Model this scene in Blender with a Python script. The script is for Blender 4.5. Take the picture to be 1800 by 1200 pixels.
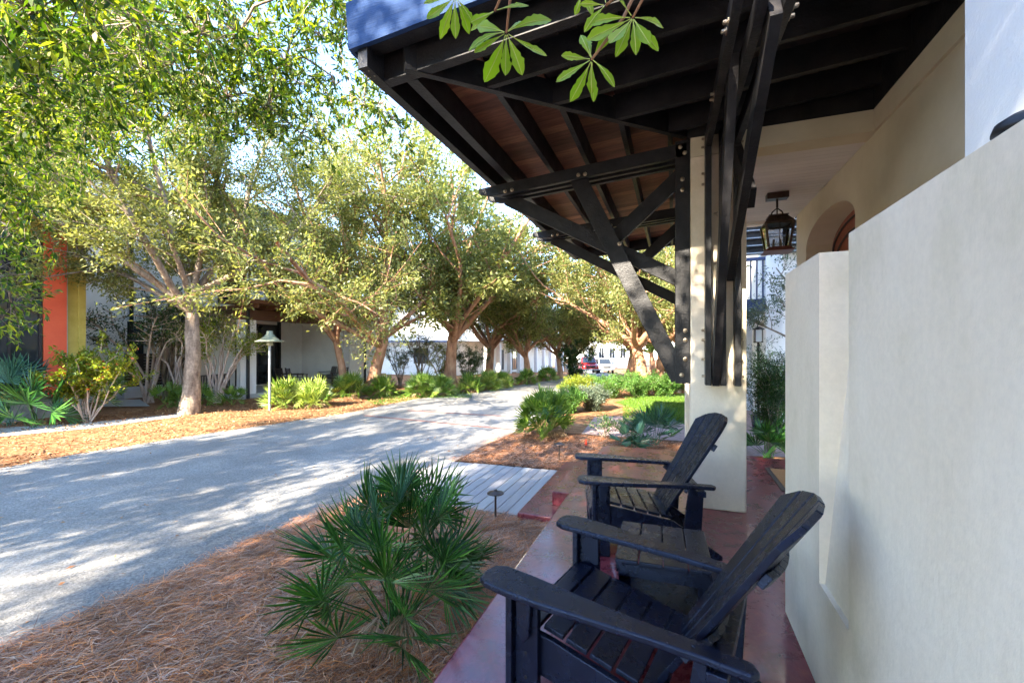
import bpy, math, random
import numpy as np
from mathutils import Vector, Matrix
R = math.radians
sc = bpy.context.scene
for o in list(bpy.data.objects): bpy.data.objects.remove(o)
# ------------------------------------------------------------------ camera
TH = R(20.49); CT, ST = math.cos(TH), math.sin(TH)
F = 760.0; HY = 611.0            # focal length in photo pixels (1800 wide), horizon row
cd = bpy.data.cameras.new('camera'); cam = bpy.data.objects.new('camera', cd); sc.collection.objects.link(cam)
cam.location = (0, 0, 1.5); cam.rotation_euler = (R(90), 0, TH)
cd.sensor_width = 36; cd.lens = 36*F/1800; cd.shift_y = (HY-600)/1800; cd.clip_end = 2000; cd.clip_start = .05
sc.camera = cam
# ------------------------------------------------------------------ light
SUN_AZ = math.atan2(-1.0, -0.20)      # direction (x,y) towards the sun
SUN_EL = R(29)
w = bpy.data.worlds.new('World'); sc.world = w; w.use_nodes = True
nt = w.node_tree; bg = nt.nodes['Background']; sky = nt.nodes.new('ShaderNodeTexSky')
sky.sky_type = 'NISHITA'; sky.sun_disc = False; sky.sun_elevation = SUN_EL
sky.sun_rotation = math.atan2(math.cos(SUN_AZ), math.sin(SUN_AZ)); sky.air_density = 1.0; sky.dust_density = .2; sky.ozone_density = 2.5; sky.altitude = 2500
nt.links.new(sky.outputs[0], bg.inputs[0]); bg.inputs[1].default_value = .14
sl = bpy.data.lights.new('sun', 'SUN'); sl.energy = 3.2; sl.angle = R(.55); sl.color = (1, .9, .74)
so = bpy.data.objects.new('sun', sl); sc.collection.objects.link(so)
sv = Vector((math.cos(SUN_AZ)*math.cos(SUN_EL), math.sin(SUN_AZ)*math.cos(SUN_EL), math.sin(SUN_EL)))
so.rotation_euler = sv.to_track_quat('Z', 'Y').to_euler(); so.location = (-4, -10, 12)
sc.view_settings.view_transform = 'Standard'; sc.view_settings.look = 'None'; sc.view_settings.gamma = 1
sc.view_settings.exposure = 3.65
sc.cycles.max_bounces = 8; sc.cycles.diffuse_bounces = 5; sc.cycles.transparent_max_bounces = 8
# ------------------------------------------------------------------ helpers
rnd = random.Random(7)
def gz(Y):
    Y = max(0, Y-12)
    return -.42 - (.0007*Y*Y if Y < 40 else 1.12 + .02*(Y-40))
def D(px, py, d):                 # photo pixel + depth along the view axis -> point
    xc = (px-900)/F*d
    return Vector((xc*CT-d*ST, xc*ST+d*CT, 1.5+(HY-py)/F*d))
def G(px, py, z=None):            # photo pixel on ground
    zz = -.42 if z is None else z
    for _ in range(12):
        p = D(px, py, F*(1.5-zz)/(py-HY))
        if z is not None: break
        zz = .5*zz+.5*gz(p.y)
    return p
def PX(px, X):                    # Y of the point seen at column px on the plane X
    r = (px-900)/F
    return X*(CT+r*ST)/(r*CT-ST)
def ZY(py, X, Y):
    return 1.5+(HY-py)/F*(Y*CT-X*ST)
COL = sc.collection
def setp(o, label=None, cat=None, group=None, kind=None):
    if label: o['label'] = label
    if cat: o['category'] = cat
    if group: o['group'] = group
    if kind: o['kind'] = kind
    return o
def thing(name, label, cat, loc=(0,0,0), rz=0, group=None):
    o = bpy.data.objects.new(name, None); COL.objects.link(o); o.location = loc; o.rotation_euler = (0,0,rz)
    o.empty_display_size = .2
    return setp(o, label, cat, group)
def kids(o): return [c for c in bpy.data.objects if c.parent == o]
def dup(o, loc, rz=0, label=None, sc_=None, top=True, group=None):
    def cp(s, par):
        c = s.copy(); COL.objects.link(c)
        if par: c.parent = par
        for k in kids(s): cp(k, c)
        return c
    c = cp(o, None); c.location = loc; c.rotation_euler = (0,0,rz)
    if sc_: c.scale = (sc_,)*3 if not hasattr(sc_, '__len__') else sc_
    if label: c['label'] = label
    if group: c['group'] = group
    return c
class MB:
    def __init__(s): s.v = []; s.f = []; s.g = []
    def add(s, vs, fs):
        n = len(s.v); s.g.append((n, len(s.f))); s.v += [tuple(v) for v in vs]; s.f += [tuple(i+n for i in f) for f in fs]; return s
    def ob(s, c, a, b, d):        # box from centre and three half vectors
        c, a, b, d = map(Vector, (c, a, b, d))
        vs = [c+i*a+j*b+k*d for i in (-1,1) for j in (-1,1) for k in (-1,1)]
        return s.add(vs, [(0,1,3,2),(4,6,7,5),(0,4,5,1),(2,3,7,6),(0,2,6,4),(1,5,7,3)])
    def box(s, x0, x1, y0, y1, z0, z1):
        return s.ob(((x0+x1)/2,(y0+y1)/2,(z0+z1)/2), ((x1-x0)/2,0,0), (0,(y1-y0)/2,0), (0,0,(z1-z0)/2))
    def beam(s, p0, p1, wd, ht, side=None):   # wd across 'side', ht across the rest
        p0, p1 = Vector(p0), Vector(p1); d = p1-p0
        sd = Vector(side) if side else d.cross(Vector((0,0,1)))
        if sd.length < 1e-5: sd = Vector((1,0,0))
        sd = (sd - d*(sd.dot(d)/d.dot(d))).normalized(); up = sd.cross(d).normalized()
        return s.ob((p0+p1)/2, d/2, sd*wd/2, up*ht/2)
    def prism(s, pts, ext):       # pts list of 3D points (planar), extruded by ext
        e = Vector(ext); n = len(pts); vs = [Vector(p) for p in pts]+[Vector(p)+e for p in pts]
        return s.add(vs, [tuple(range(n))[::-1], tuple(range(n, 2*n))]+[(i,(i+1)%n,n+(i+1)%n,n+i) for i in range(n)])
    def tube(s, pts, rad, n=8, cap=True, jit=0):
        pts = [Vector(p) for p in pts]; vs = []; m = len(pts)
        if not hasattr(rad, '__len__'): rad = [rad]*m
        prev = None
        for i, p in enumerate(pts):
            t = (pts[min(i+1,m-1)]-pts[max(i-1,0)]).normalized()
            if prev is None:
                a = t.cross(Vector((.3,.1,1))); 
                if a.length < .05: a = t.cross(Vector((1,0,0)))
            else: a = prev - t*prev.dot(t)
            a.normalize(); prev = a; b = t.cross(a)
            for k in range(n):
                q = 2*math.pi*k/n; r = rad[i]*(1+(rnd.uniform(-jit,jit) if jit else 0))
                vs.append(p+(a*math.cos(q)+b*math.sin(q))*r)
        fs = [(i*n+k, i*n+(k+1)%n, (i+1)*n+(k+1)%n, (i+1)*n+k) for i in range(m-1) for k in range(n)]
        if cap: fs += [tuple(range(n))[::-1], tuple((m-1)*n+k for k in range(n))]
        return s.add(vs, fs)
    def lathe(s, c, prof, n=20, ax=None):
        c = Vector(c); vs = []
        A = Matrix.Identity(3) if ax is None else Vector((0,0,1)).rotation_difference(Vector(ax)).to_matrix()
        for r, z in prof:
            for k in range(n):
                q = 2*math.pi*k/n; vs.append(c+A@Vector((r*math.cos(q), r*math.sin(q), z)))
        m = len(prof)
        fs = [(i*n+k, i*n+(k+1)%n, (i+1)*n+(k+1)%n, (i+1)*n+k) for i in range(m-1) for k in range(n)]
        fs += [tuple(range(n))[::-1], tuple((m-1)*n+k for k in range(n))]
        return s.add(vs, fs)
    def each(s, name, m, parent=None, bevel=0):
        G_ = s.g+[(len(s.v), len(s.f))]
        for (a, b), (c, d) in zip(G_, G_[1:]):
            q = MB(); q.v = s.v[a:c]; q.f = [tuple(i-a for i in f) for f in s.f[b:d]]; q.build(name, m, parent, bevel)
    def build(s, name, m, parent=None, bevel=0, smooth=False, loc=None):
        me = bpy.data.meshes.new(name); me.from_pydata(s.v, [], s.f); me.update()
        o = bpy.data.objects.new(name, me); COL.objects.link(o); me.materials.append(m)
        if parent: o.parent = parent
        if smooth: me.polygons.foreach_set('use_smooth', [True]*len(me.polygons))
        if bevel:
            b = o.modifiers.new('b', 'BEVEL'); b.width = bevel; b.segments = 2; b.limit_method = 'ANGLE'
        if loc: o.location = loc
        return o
def npmesh(name, V, nper, m, parent=None, faces=None):
    """V: (N,nper,3); every item is one n-gon unless faces (list of index tuples of equal length) is given"""
    N = V.shape[0]; me = bpy.data.meshes.new(name)
    fl = np.array(faces if faces is not None else [list(range(nper))], dtype=np.int32)
    k = fl.shape[1]; nf = fl.shape[0]
    idx = (fl[None]+(np.arange(N)*nper)[:,None,None]).reshape(-1)
    me.vertices.add(N*nper); me.vertices.foreach_set('co', V.reshape(-1).astype(np.float32))
    me.loops.add(len(idx)); me.loops.foreach_set('vertex_index', idx.astype(np.int32))
    me.polygons.add(N*nf); me.polygons.foreach_set('loop_start', (np.arange(N*nf)*k).astype(np.int32))
    me.update(calc_edges=True); me.materials.append(m)
    o = bpy.data.objects.new(name, me); COL.objects.link(o)
    if parent: o.parent = parent
    return o
# ------------------------------------------------------------------ materials
def nd(nt, t, **k):
    n = nt.nodes.new('ShaderNode'+t)
    for a, b in k.items():
        if a in n.inputs: n.inputs[a].default_value = b
        else: setattr(n, a, b)
    return n
def mat(name, c1, c2=None, scale=3, rough=.6, bump=0, bscale=60, st=(1,1,1), metal=0, spec=.5, detail=6, rough2=None, contrast=(.35,.65), c3=None, fine=None, coat=0):
    m = bpy.data.materials.new(name); m.use_nodes = True; nt = m.node_tree; p = nt.nodes['Principled BSDF']; L = nt.links.new
    p.inputs['Roughness'].default_value = rough; p.inputs['Metallic'].default_value = metal
    p.inputs['Specular IOR Level'].default_value = spec; p.inputs['Base Color'].default_value = (*c1, 1)
    p.inputs['Coat Weight'].default_value = coat; p.inputs['Coat Roughness'].default_value = .1
    g = nd(nt, 'NewGeometry'); mp = nd(nt, 'Mapping'); mp.inputs['Scale'].default_value = st; L(g.outputs['Position'], mp.inputs[0])
    if c2:
        n = nd(nt, 'TexNoise', Scale=scale, Detail=detail, Roughness=.62); L(mp.outputs[0], n.inputs['Vector'])
        r = nd(nt, 'ValToRGB'); r.color_ramp.elements[0].position = contrast[0]; r.color_ramp.elements[1].position = contrast[1]
        r.color_ramp.elements[0].color = (*c1,1); r.color_ramp.elements[1].color = (*c2,1)
        if c3:
            e = r.color_ramp.elements.new((contrast[0]+contrast[1])/2); e.color = (*c3,1)
        L(n.outputs[0], r.inputs[0]); out = r.outputs[0]
        if fine:
            n2 = nd(nt, 'TexNoise', Scale=fine[0], Detail=2, Roughness=.7); L(g.outputs['Position'], n2.inputs['Vector'])
            mr = nd(nt, 'MapRange'); mr.inputs[1].default_value=.3; mr.inputs[2].default_value=.7; mr.inputs[3].default_value = 1-fine[1]; mr.inputs[4].default_value = 1+fine[1]
            L(n2.outputs[0], mr.inputs[0]); mx = nd(nt, 'VectorMath', operation='SCALE'); L(out, mx.inputs[0]); L(mr.outputs[0], mx.inputs['Scale']); out = mx.outputs[0]
        L(out, p.inputs['Base Color'])
        if rough2 is not None:
            mr2 = nd(nt, 'MapRange'); mr2.inputs[1].default_value=.3; mr2.inputs[2].default_value=.7; mr2.inputs[3].default_value = rough; mr2.inputs[4].default_value = rough2
            L(n.outputs[0], mr2.inputs[0]); L(mr2.outputs[0], p.inputs['Roughness'])
    if bump:
        nb = nd(nt, 'TexNoise', Scale=bscale, Detail=5, Roughness=.65); L(mp.outputs[0], nb.inputs['Vector'])
        b = nd(nt, 'Bump', Strength=bump, Distance=.01); L(nb.outputs[0], b.inputs['Height']); L(b.outputs[0], p.inputs['Normal'])
    return m
def leafmat(name, a, b, c, trans=.35, rough=.45, tint=(1.25,1.25,.5)):
    m = bpy.data.materials.new(name); m.use_nodes = True; nt = m.node_tree; p = nt.nodes['Principled BSDF']; L = nt.links.new
    g = nd(nt, 'NewGeometry'); r = nd(nt, 'ValToRGB'); e = r.color_ramp.elements
    e[0].color = (*a,1); e[0].position = .05; e[1].color = (*c,1); e[1].position = .95; k = e.new(.5); k.color = (*b,1)
    L(g.outputs['Random Per Island'], r.inputs[0]); L(r.outputs[0], p.inputs['Base Color']); p.inputs['Roughness'].default_value = rough
    p.inputs['Specular IOR Level'].default_value = .4
    t = nd(nt, 'BsdfTranslucent'); mx = nd(nt, 'MixShader'); mx.inputs[0].default_value = trans
    vm = nd(nt, 'VectorMath', operation='MULTIPLY'); vm.inputs[1].default_value = tint; L(r.outputs[0], vm.inputs[0]); L(vm.outputs[0], t.inputs[0])
    L(p.outputs[0], mx.inputs[1]); L(t.outputs[0], mx.inputs[2]); L(mx.outputs[0], nt.nodes['Material Output'].inputs[0])
    return m
def islandmat(name, cols, rough=.7, bump=0, bscale=60, st=(1,1,1), spec=.4, fine=(8,.25)):
    m = bpy.data.materials.new(name); m.use_nodes = True; nt = m.node_tree; p = nt.nodes['Principled BSDF']; L = nt.links.new
    g = nd(nt, 'NewGeometry'); r = nd(nt, 'ValToRGB'); e = r.color_ramp.elements
    for i, c in enumerate(cols):
        q = i/(len(cols)-1)
        k = e[0] if i == 0 else (e[-1] if i == len(cols)-1 else e.new(q))
        k.color = (*c,1)
        if i in (0,): k.position = 0
    L(g.outputs['Random Per Island'], r.inputs[0]); mp = nd(nt, 'Mapping'); mp.inputs['Scale'].default_value = st; L(g.outputs['Position'], mp.inputs[0])
    n2 = nd(nt, 'TexNoise', Scale=fine[0], Detail=5, Roughness=.65); L(mp.outputs[0], n2.inputs['Vector'])
    mr = nd(nt, 'MapRange'); mr.inputs[1].default_value=.3; mr.inputs[2].default_value=.7; mr.inputs[3].default_value=1-fine[1]; mr.inputs[4].default_value=1+fine[1]
    L(n2.outputs[0], mr.inputs[0]); mx = nd(nt, 'VectorMath', operation='SCALE'); L(r.outputs[0], mx.inputs[0]); L(mr.outputs[0], mx.inputs['Scale']); L(mx.outputs[0], p.inputs['Base Color'])
    p.inputs['Roughness'].default_value = rough; p.inputs['Specular IOR Level'].default_value = spec
    if bump:
        b = nd(nt, 'Bump', Strength=bump, Distance=.01); nb = nd(nt, 'TexNoise', Scale=bscale, Detail=4); L(mp.outputs[0], nb.inputs['Vector']); L(nb.outputs[0], b.inputs['Height']); L(b.outputs[0], p.inputs['Normal'])
    return m
def glassmat(name, col=(.02,.025,.03), rough=.05):
    m = bpy.data.materials.new(name); m.use_nodes = True; p = m.node_tree.nodes['Principled BSDF']
    p.inputs['Base Color'].default_value = (*col,1); p.inputs['Roughness'].default_value = rough; p.inputs['Specular IOR Level'].default_value = .8
    return m
def clearglass(name):
    m = bpy.data.materials.new(name); m.use_nodes = True; nt = m.node_tree
    gl = nd(nt, 'BsdfGlossy', Roughness=.03); tr = nd(nt, 'BsdfTransparent'); tr.inputs[0].default_value = (.45,.43,.42,1); fr = nd(nt, 'Fresnel', IOR=1.5); mx = nd(nt, 'MixShader')
    nt.links.new(fr.outputs[0], mx.inputs[0]); nt.links.new(tr.outputs[0], mx.inputs[1]); nt.links.new(gl.outputs[0], mx.inputs[2]); nt.links.new(mx.outputs[0], nt.nodes['Material Output'].inputs[0])
    return m
plaster = mat('plaster', (.58,.50,.34), (.83,.73,.60), 1.5, .85, .22, 38, (1,1,.5), spec=.2, fine=(40,.035), contrast=(.25,.7), c3=(.76,.65,.51))
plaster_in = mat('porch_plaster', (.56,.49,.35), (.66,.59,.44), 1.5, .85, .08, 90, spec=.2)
stucco = mat('white_stucco', (.76,.73,.68), (.85,.82,.77), 1.3, .9, .3, 60, spec=.2)
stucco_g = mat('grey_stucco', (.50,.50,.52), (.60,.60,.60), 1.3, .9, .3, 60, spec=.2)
stucco_p = mat('tan_stucco', (.58,.46,.38), (.66,.54,.46), 1.3, .9, .3, 60, spec=.2)
black = mat('black_timber', (.009,.009,.010), (.026,.024,.025), 5, .5, .5, 50, (1,1,1), spec=.28, rough2=.38)
blueblk = mat('fascia_timber', (.012,.04,.12), (.03,.07,.18), 3, .5, .6, 22, (.3,5,5), spec=.25, rough2=.65)
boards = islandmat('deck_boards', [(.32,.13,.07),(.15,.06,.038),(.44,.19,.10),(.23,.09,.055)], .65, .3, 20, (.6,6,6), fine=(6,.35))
porchm = bpy.data.materials.new('stained_concrete')
def mk_porch(m):
    m.use_nodes = True; nt = m.node_tree; p = nt.nodes['Principled BSDF']; L = nt.links.new; g = nd(nt,'NewGeometry')
    n = nd(nt,'TexNoise', Scale=5.5, Detail=9, Roughness=.75, Distortion=.4); L(g.outputs['Position'], n.inputs['Vector'])
    r = nd(nt,'ValToRGB'); e = r.color_ramp.elements; e[0].position=.3; e[0].color=(.06,.008,.016,1); e[1].position=.72; e[1].color=(.36,.10,.06,1)
    k = e.new(.45); k.color=(.15,.016,.026,1); k = e.new(.58); k.color=(.22,.035,.045,1); L(n.outputs[0], r.inputs[0])
    # scratches
    mp = nd(nt,'Mapping'); mp.inputs['Scale'].default_value=(7,1.2,1); mp.inputs['Rotation'].default_value=(0,0,.7); L(g.outputs['Position'], mp.inputs[0])
    v = nd(nt,'TexNoise', Scale=3, Detail=8, Roughness=.8, Distortion=1.5); L(mp.outputs[0], v.inputs['Vector'])
    sr = nd(nt,'ValToRGB'); s=sr.color_ramp.elements; s[0].position=.488; s[0].color=(0,0,0,1); s[1].position=.5; s[1].color=(1,1,1,1); k=s.new(.512); k.color=(0,0,0,1); L(v.outputs[0], sr.inputs[0])
    mx = nd(nt,'Mix', data_type='RGBA'); L(sr.outputs[0], mx.inputs[0]); L(r.outputs[0], mx.inputs[6]); mx.inputs[7].default_value=(.30,.20,.17,1)
    sc1 = nd(nt,'Math', operation='MULTIPLY'); sc1.inputs[1].default_value=.35; L(sr.outputs[0], sc1.inputs[0]); nt.links.remove(mx.inputs[0].links[0]); L(sc1.outputs[0], mx.inputs[0])
    L(mx.outputs[2], p.inputs['Base Color'])
    mr = nd(nt,'MapRange'); mr.inputs[1].default_value=.3; mr.inputs[2].default_value=.7; mr.inputs[3].default_value=.22; mr.inputs[4].default_value=.36; L(n.outputs[0], mr.inputs[0]); L(mr.outputs[0], p.inputs['Roughness'])
    p.inputs['Specular IOR Level'].default_value=.45; p.inputs['Coat Weight'].default_value=.45; p.inputs['Coat Roughness'].default_value=.1
    nb = nd(nt,'TexNoise', Scale=30, Detail=5); L(g.outputs['Position'], nb.inputs['Vector']); b = nd(nt,'Bump', Strength=.12, Distance=.01); L(nb.outputs[0], b.inputs['Height']); L(b.outputs[0], p.inputs['Normal'])
mk_porch(porchm)
poly = mat('chair_plastic', (.0018,.003,.010), (.004,.006,.016), 9, .22, .30, 260, spec=.55, rough2=.32)
poly.node_tree.nodes['Principled BSDF'].inputs['Specular Tint'].default_value = (.5,.62,1,1)  # blue sky sheen put into the reflection colour
metal = mat('steel_bolt', (.45,.38,.28), (.3,.22,.15), 40, .35, metal=.9)
iron = mat('dark_iron', (.02,.018,.018), (.04,.03,.028), 20, .5, metal=.4)
bronze = mat('bronze', (.05,.035,.03), (.09,.06,.05), 14, .4, metal=.7)
copper = mat('aged_copper', (.16,.045,.03), (.24,.08,.05), 10, .45, metal=.5)
verd = mat('verdigris', (.20,.23,.17), (.30,.31,.21), 9, .6, metal=.2)
galv = mat('galvanised', (.20,.22,.24), (.30,.32,.33), 12, .45, .2, metal=.5)
wood = mat('brown_timber', (.085,.035,.018), (.15,.065,.03), 5, .5, .4, 30, (1,.2,6))
doorw = mat('door_wood', (.36,.075,.02), (.24,.04,.015), 5, .3, .2, 20, (3,3,.4), coat=.5)
glass = glassmat('window_glass'); cgl = clearglass('clear_glass')
yellow = mat('yellow_siding', (.42,.32,.055), (.50,.38,.08), 4, .6)
redp = mat('orange_panel', (.72,.095,.035), (.78,.12,.045), 2, .6)
concrete = mat('old_concrete', (.20,.19,.17), (.34,.32,.28), 4, .85, .5, 40)
roadm = mat('road_concrete', (.21,.197,.18), (.31,.292,.265), .9, .85, 1.0, 60, fine=(45,.38), spec=.35)
walkm = mat('sidewalk_concrete', (.40,.39,.36), (.50,.48,.44), 2, .85, .3, 60, fine=(50,.1))
brickm = mat('red_brick', (.24,.09,.07), (.34,.15,.12), 30, .8, .5, 60)
paverm = mat('clay_pavers', (.26,.17,.15), (.36,.25,.22), 14, .85, .5, 60, fine=(6,.2))
straw_g = mat('pine_straw_ground', (.03,.014,.008), (.12,.06,.035), 14, .95, 1.0, 90, fine=(70,.5), spec=.1)
mulch = mat('leaf_litter', (.17,.075,.035), (.38,.20,.095), 6, .95, 1.0, 70, fine=(50,.5), spec=.1)
lawn = mat('grass_ground', (.045,.09,.012), (.12,.18,.03), 3, .95, 1.0, 150, fine=(60,.35), spec=.1)
plank = islandmat('weathered_planks', [(.30,.29,.29),(.40,.385,.38),(.35,.33,.33),(.44,.42,.40)], .7, .5, 20, (12,.6,6), fine=(5,.12))
needles = islandmat('pine_needles', [(.18,.055,.02),(.52,.22,.09),(.66,.45,.32),(.10,.035,.018),(.50,.33,.25),(.80,.28,.07),(.36,.13,.06)], .6, fine=(3,.35))
litter = islandmat('dry_leaves', [(.38,.17,.06),(.26,.11,.05),(.50,.29,.13),(.18,.09,.045)], .7)
barkg = mat('bark', (.13,.095,.07), (.34,.27,.20), 7, .9, 1.0, 26, (1,1,.35), fine=(14,.3), spec=.15)
barkr = mat('orange_bark', (.22,.10,.055), (.44,.25,.15), 5, .85, .8, 22, (1,1,.4), spec=.2)
barkp = mat('pale_bark', (.42,.29,.22), (.58,.44,.34), 5, .7, .3, 30)
L_oak = leafmat('oak_leaf', (.045,.075,.012), (.10,.14,.02), (.19,.22,.04))
L_oak2 = leafmat('live_oak_leaf', (.085,.11,.03), (.18,.20,.06), (.33,.33,.12), trans=.48, tint=(1.35,1.3,.6))
L_yel = leafmat('yellow_leaf', (.09,.15,.01), (.20,.25,.02), (.34,.34,.03))
L_near = leafmat('near_leaf', (.018,.055,.008), (.09,.17,.014), (.34,.38,.035), trans=.5, tint=(1.3,1.3,.4))  # dark end paints the shade on the front leaves into their colour
L_spr = leafmat('sprig_leaf', (.20,.34,.015), (.27,.42,.02), (.36,.48,.04), trans=.5, rough=.35, tint=(1.2,1.2,.5))
L_dark = leafmat('dark_leaf', (.012,.035,.008), (.03,.07,.014), (.055,.11,.025), trans=.25)
L_olive = leafmat('olive_leaf', (.055,.08,.055), (.10,.13,.085), (.16,.19,.12), trans=.25)
L_shrub = leafmat('shrub_leaf', (.04,.12,.02), (.09,.20,.035), (.17,.29,.06))
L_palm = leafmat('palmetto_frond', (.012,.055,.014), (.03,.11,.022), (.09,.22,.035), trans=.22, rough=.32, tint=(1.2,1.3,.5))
L_palmb = leafmat('palmetto_blue', (.03,.09,.06), (.05,.14,.09), (.08,.18,.10), trans=.25, rough=.35)
L_palmy = leafmat('palmetto_sunny', (.14,.22,.03), (.26,.34,.06), (.42,.46,.14), trans=.3, rough=.4)  # sunlight painted in: fronds brightened and yellowed in the colour
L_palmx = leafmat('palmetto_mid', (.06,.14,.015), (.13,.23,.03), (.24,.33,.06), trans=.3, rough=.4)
L_dead = leafmat('dead_frond', (.16,.09,.04), (.30,.19,.10), (.42,.30,.18), trans=.2, tint=(1,1,1))
L_grass = leafmat('grass_blade', (.05,.12,.01), (.09,.18,.015), (.16,.26,.03), trans=.3)
blueflo = mat('red_flower', (.7,.12,.03), (.8,.25,.05), 20, .5)
# ------------------------------------------------------------------ vegetation makers
def leafset(name, P, Dr, Nn, Ln, Wd, m, parent=None, kind='e'):
    P = np.asarray(P, float); Dr = np.asarray(Dr, float); Nn = np.asarray(Nn, float); N = len(P)
    Dr = Dr/np.linalg.norm(Dr, axis=1, keepdims=True); S = np.cross(Dr, Nn); S /= (np.linalg.norm(S, axis=1, keepdims=True)+1e-9)
    U = np.cross(S, Dr); Ln = np.broadcast_to(Ln, (N,)); Wd = np.broadcast_to(Wd, (N,))
    if kind == 'e':
        prof = [(0,0,0),(.35,.5,.04),(.72,.36,.02),(1,0,-.05),(.72,-.36,.02),(.35,-.5,.04)]
    elif kind == 'q':
        prof = [(0,0,0),(.5,.5,.05),(1,0,0),(.5,-.5,.05)]
    V = np.stack([P+Dr*(a*Ln)[:,None]+S*(b*Wd)[:,None]+U*(c*Ln)[:,None] for a,b,c in prof], axis=1)
    return npmesh(name, V, len(prof), m, parent)
def twig_leaves(rs, twigs, per, jit, droop=0.0):
    A = np.array([t[0] for t in twigs]); B = np.array([t[1] for t in twigs]); n = len(A)
    i = np.repeat(np.arange(n), per); t = rs.random(n*per)**.8
    d = B[i]-A[i]; ln = np.linalg.norm(d, axis=1, keepdims=True)+1e-9
    P = A[i]+d*t[:,None]+rs.normal(0, jit, (n*per,3))
    Dr = d/ln*.8+rs.normal(0,.6,(n*per,3)); Dr[:,2] -= droop
    Nn = rs.normal(0,.55,(n*per,3)); Nn[:,2] += 1
    return P, Dr, Nn
def grow(seed, H, r0, fork, nl, spread, nb=6, nt_=6, trunk2=None, up=.35, lean=(0,0), base=(0,0,0)):
    rs = np.random.RandomState(seed); tubes = []; twigs = []
    def line(p, d, ln, r, r1, n, wob, upk):
        pts = [np.array(p, float)]; d = np.array(d, float); d /= np.linalg.norm(d)
        for k in range(n):
            d = d+rs.normal(0, wob, 3); d[2] += upk/n; d /= np.linalg.norm(d); pts.append(pts[-1]+d*ln/n)
        return pts, [r+(r1-r)*k/n for k in range(n+1)], d
    b = np.array(base, float)
    tp, tr, td = line(b, (lean[0],lean[1],1), fork, r0, r0*.72, 6, .05, .1); tr[0] *= 1.35; tr[1] *= 1.08
    tubes.append((tp, tr, 12))
    for a in range(nl):
        az = 2*math.pi*(a+rs.uniform(-.25,.25))/nl; inc = rs.uniform(.35,.95) if a else .12
        L1 = (H-fork)*rs.uniform(.55,.8)
        d = np.array([math.cos(az)*math.sin(inc)*spread, math.sin(az)*math.sin(inc)*spread, math.cos(inc)])
        st_ = tp[-1] if a < 3 else tp[-2]
        lp, lr, ld = line(st_, d, L1*(1+.35*(spread-1)), r0*rs.uniform(.34,.52), r0*.14, 6, .14, up)
        tubes.append((lp, lr, 7))
        for q in range(nb):
            t = rs.uniform(.14,1); k = min(int(t*6), 5); p = lp[k]+(lp[k+1]-lp[k])*(t*6-k); az2 = rs.uniform(0, 2*math.pi)
            bd = (lp[k+1]-lp[k])/np.linalg.norm(lp[k+1]-lp[k])+np.array([math.cos(az2), math.sin(az2), rs.uniform(-.55,.6)])*.95
            bp, br, bb = line(p, bd, (H-fork)*rs.uniform(.26,.42), r0*.13, r0*.05, 4, .2, .15)
            tubes.append((bp, br, 5))
            for s in range(nt_):
                t2 = rs.uniform(.25,1); k2 = min(int(t2*4),3); p2 = bp[k2]+(bp[k2+1]-bp[k2])*(t2*4-k2)
                dd = rs.normal(0,1,3); dd[2] = dd[2]*.6+.1; dd = dd/np.linalg.norm(dd)+.35*bb
                p3 = p2+dd*(H-fork)*rs.uniform(.07,.14)
                tubes.append(([p2,p3],[r0*.03,r0*.012],3)); twigs.append((p2,p3))
    return rs, tubes, twigs
def tubes_obj(name, tubes, m, parent, jit=.06):
    mb = MB()
    for p, r, n in tubes: mb.tube(p, r, n, cap=False, jit=jit if n > 6 else 0)
    return mb.build(name, m, parent, smooth=True)
def tree(label, loc, seed, H, r0, fork, nl, spread, per, ll, lw, lm, bm, cat='tree', name='oak_tree', nb=6, nt_=6, group='live oaks along the street', jit=.12, extra=None, lean=(0,0), rz=0, droop=0):
    t = thing(name, label, cat, loc, rz, group)
    rs, tubes, twigs = grow(seed, H, r0, fork, nl, spread, nb, nt_, lean=lean)
    if extra:
        _, tb2, tw2 = grow(**extra); tubes += tb2; twigs += tw2
    tubes_obj('trunk', tubes, bm, t)
    P, Dr, Nn = twig_leaves(rs, twigs, per, jit, droop)
    leafset('crown', P, Dr, Nn, rs.uniform(.5,1.45,len(P))*ll, rs.uniform(.7,1.2,len(P))*lw, lm, t, 'q')
    return t
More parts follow.
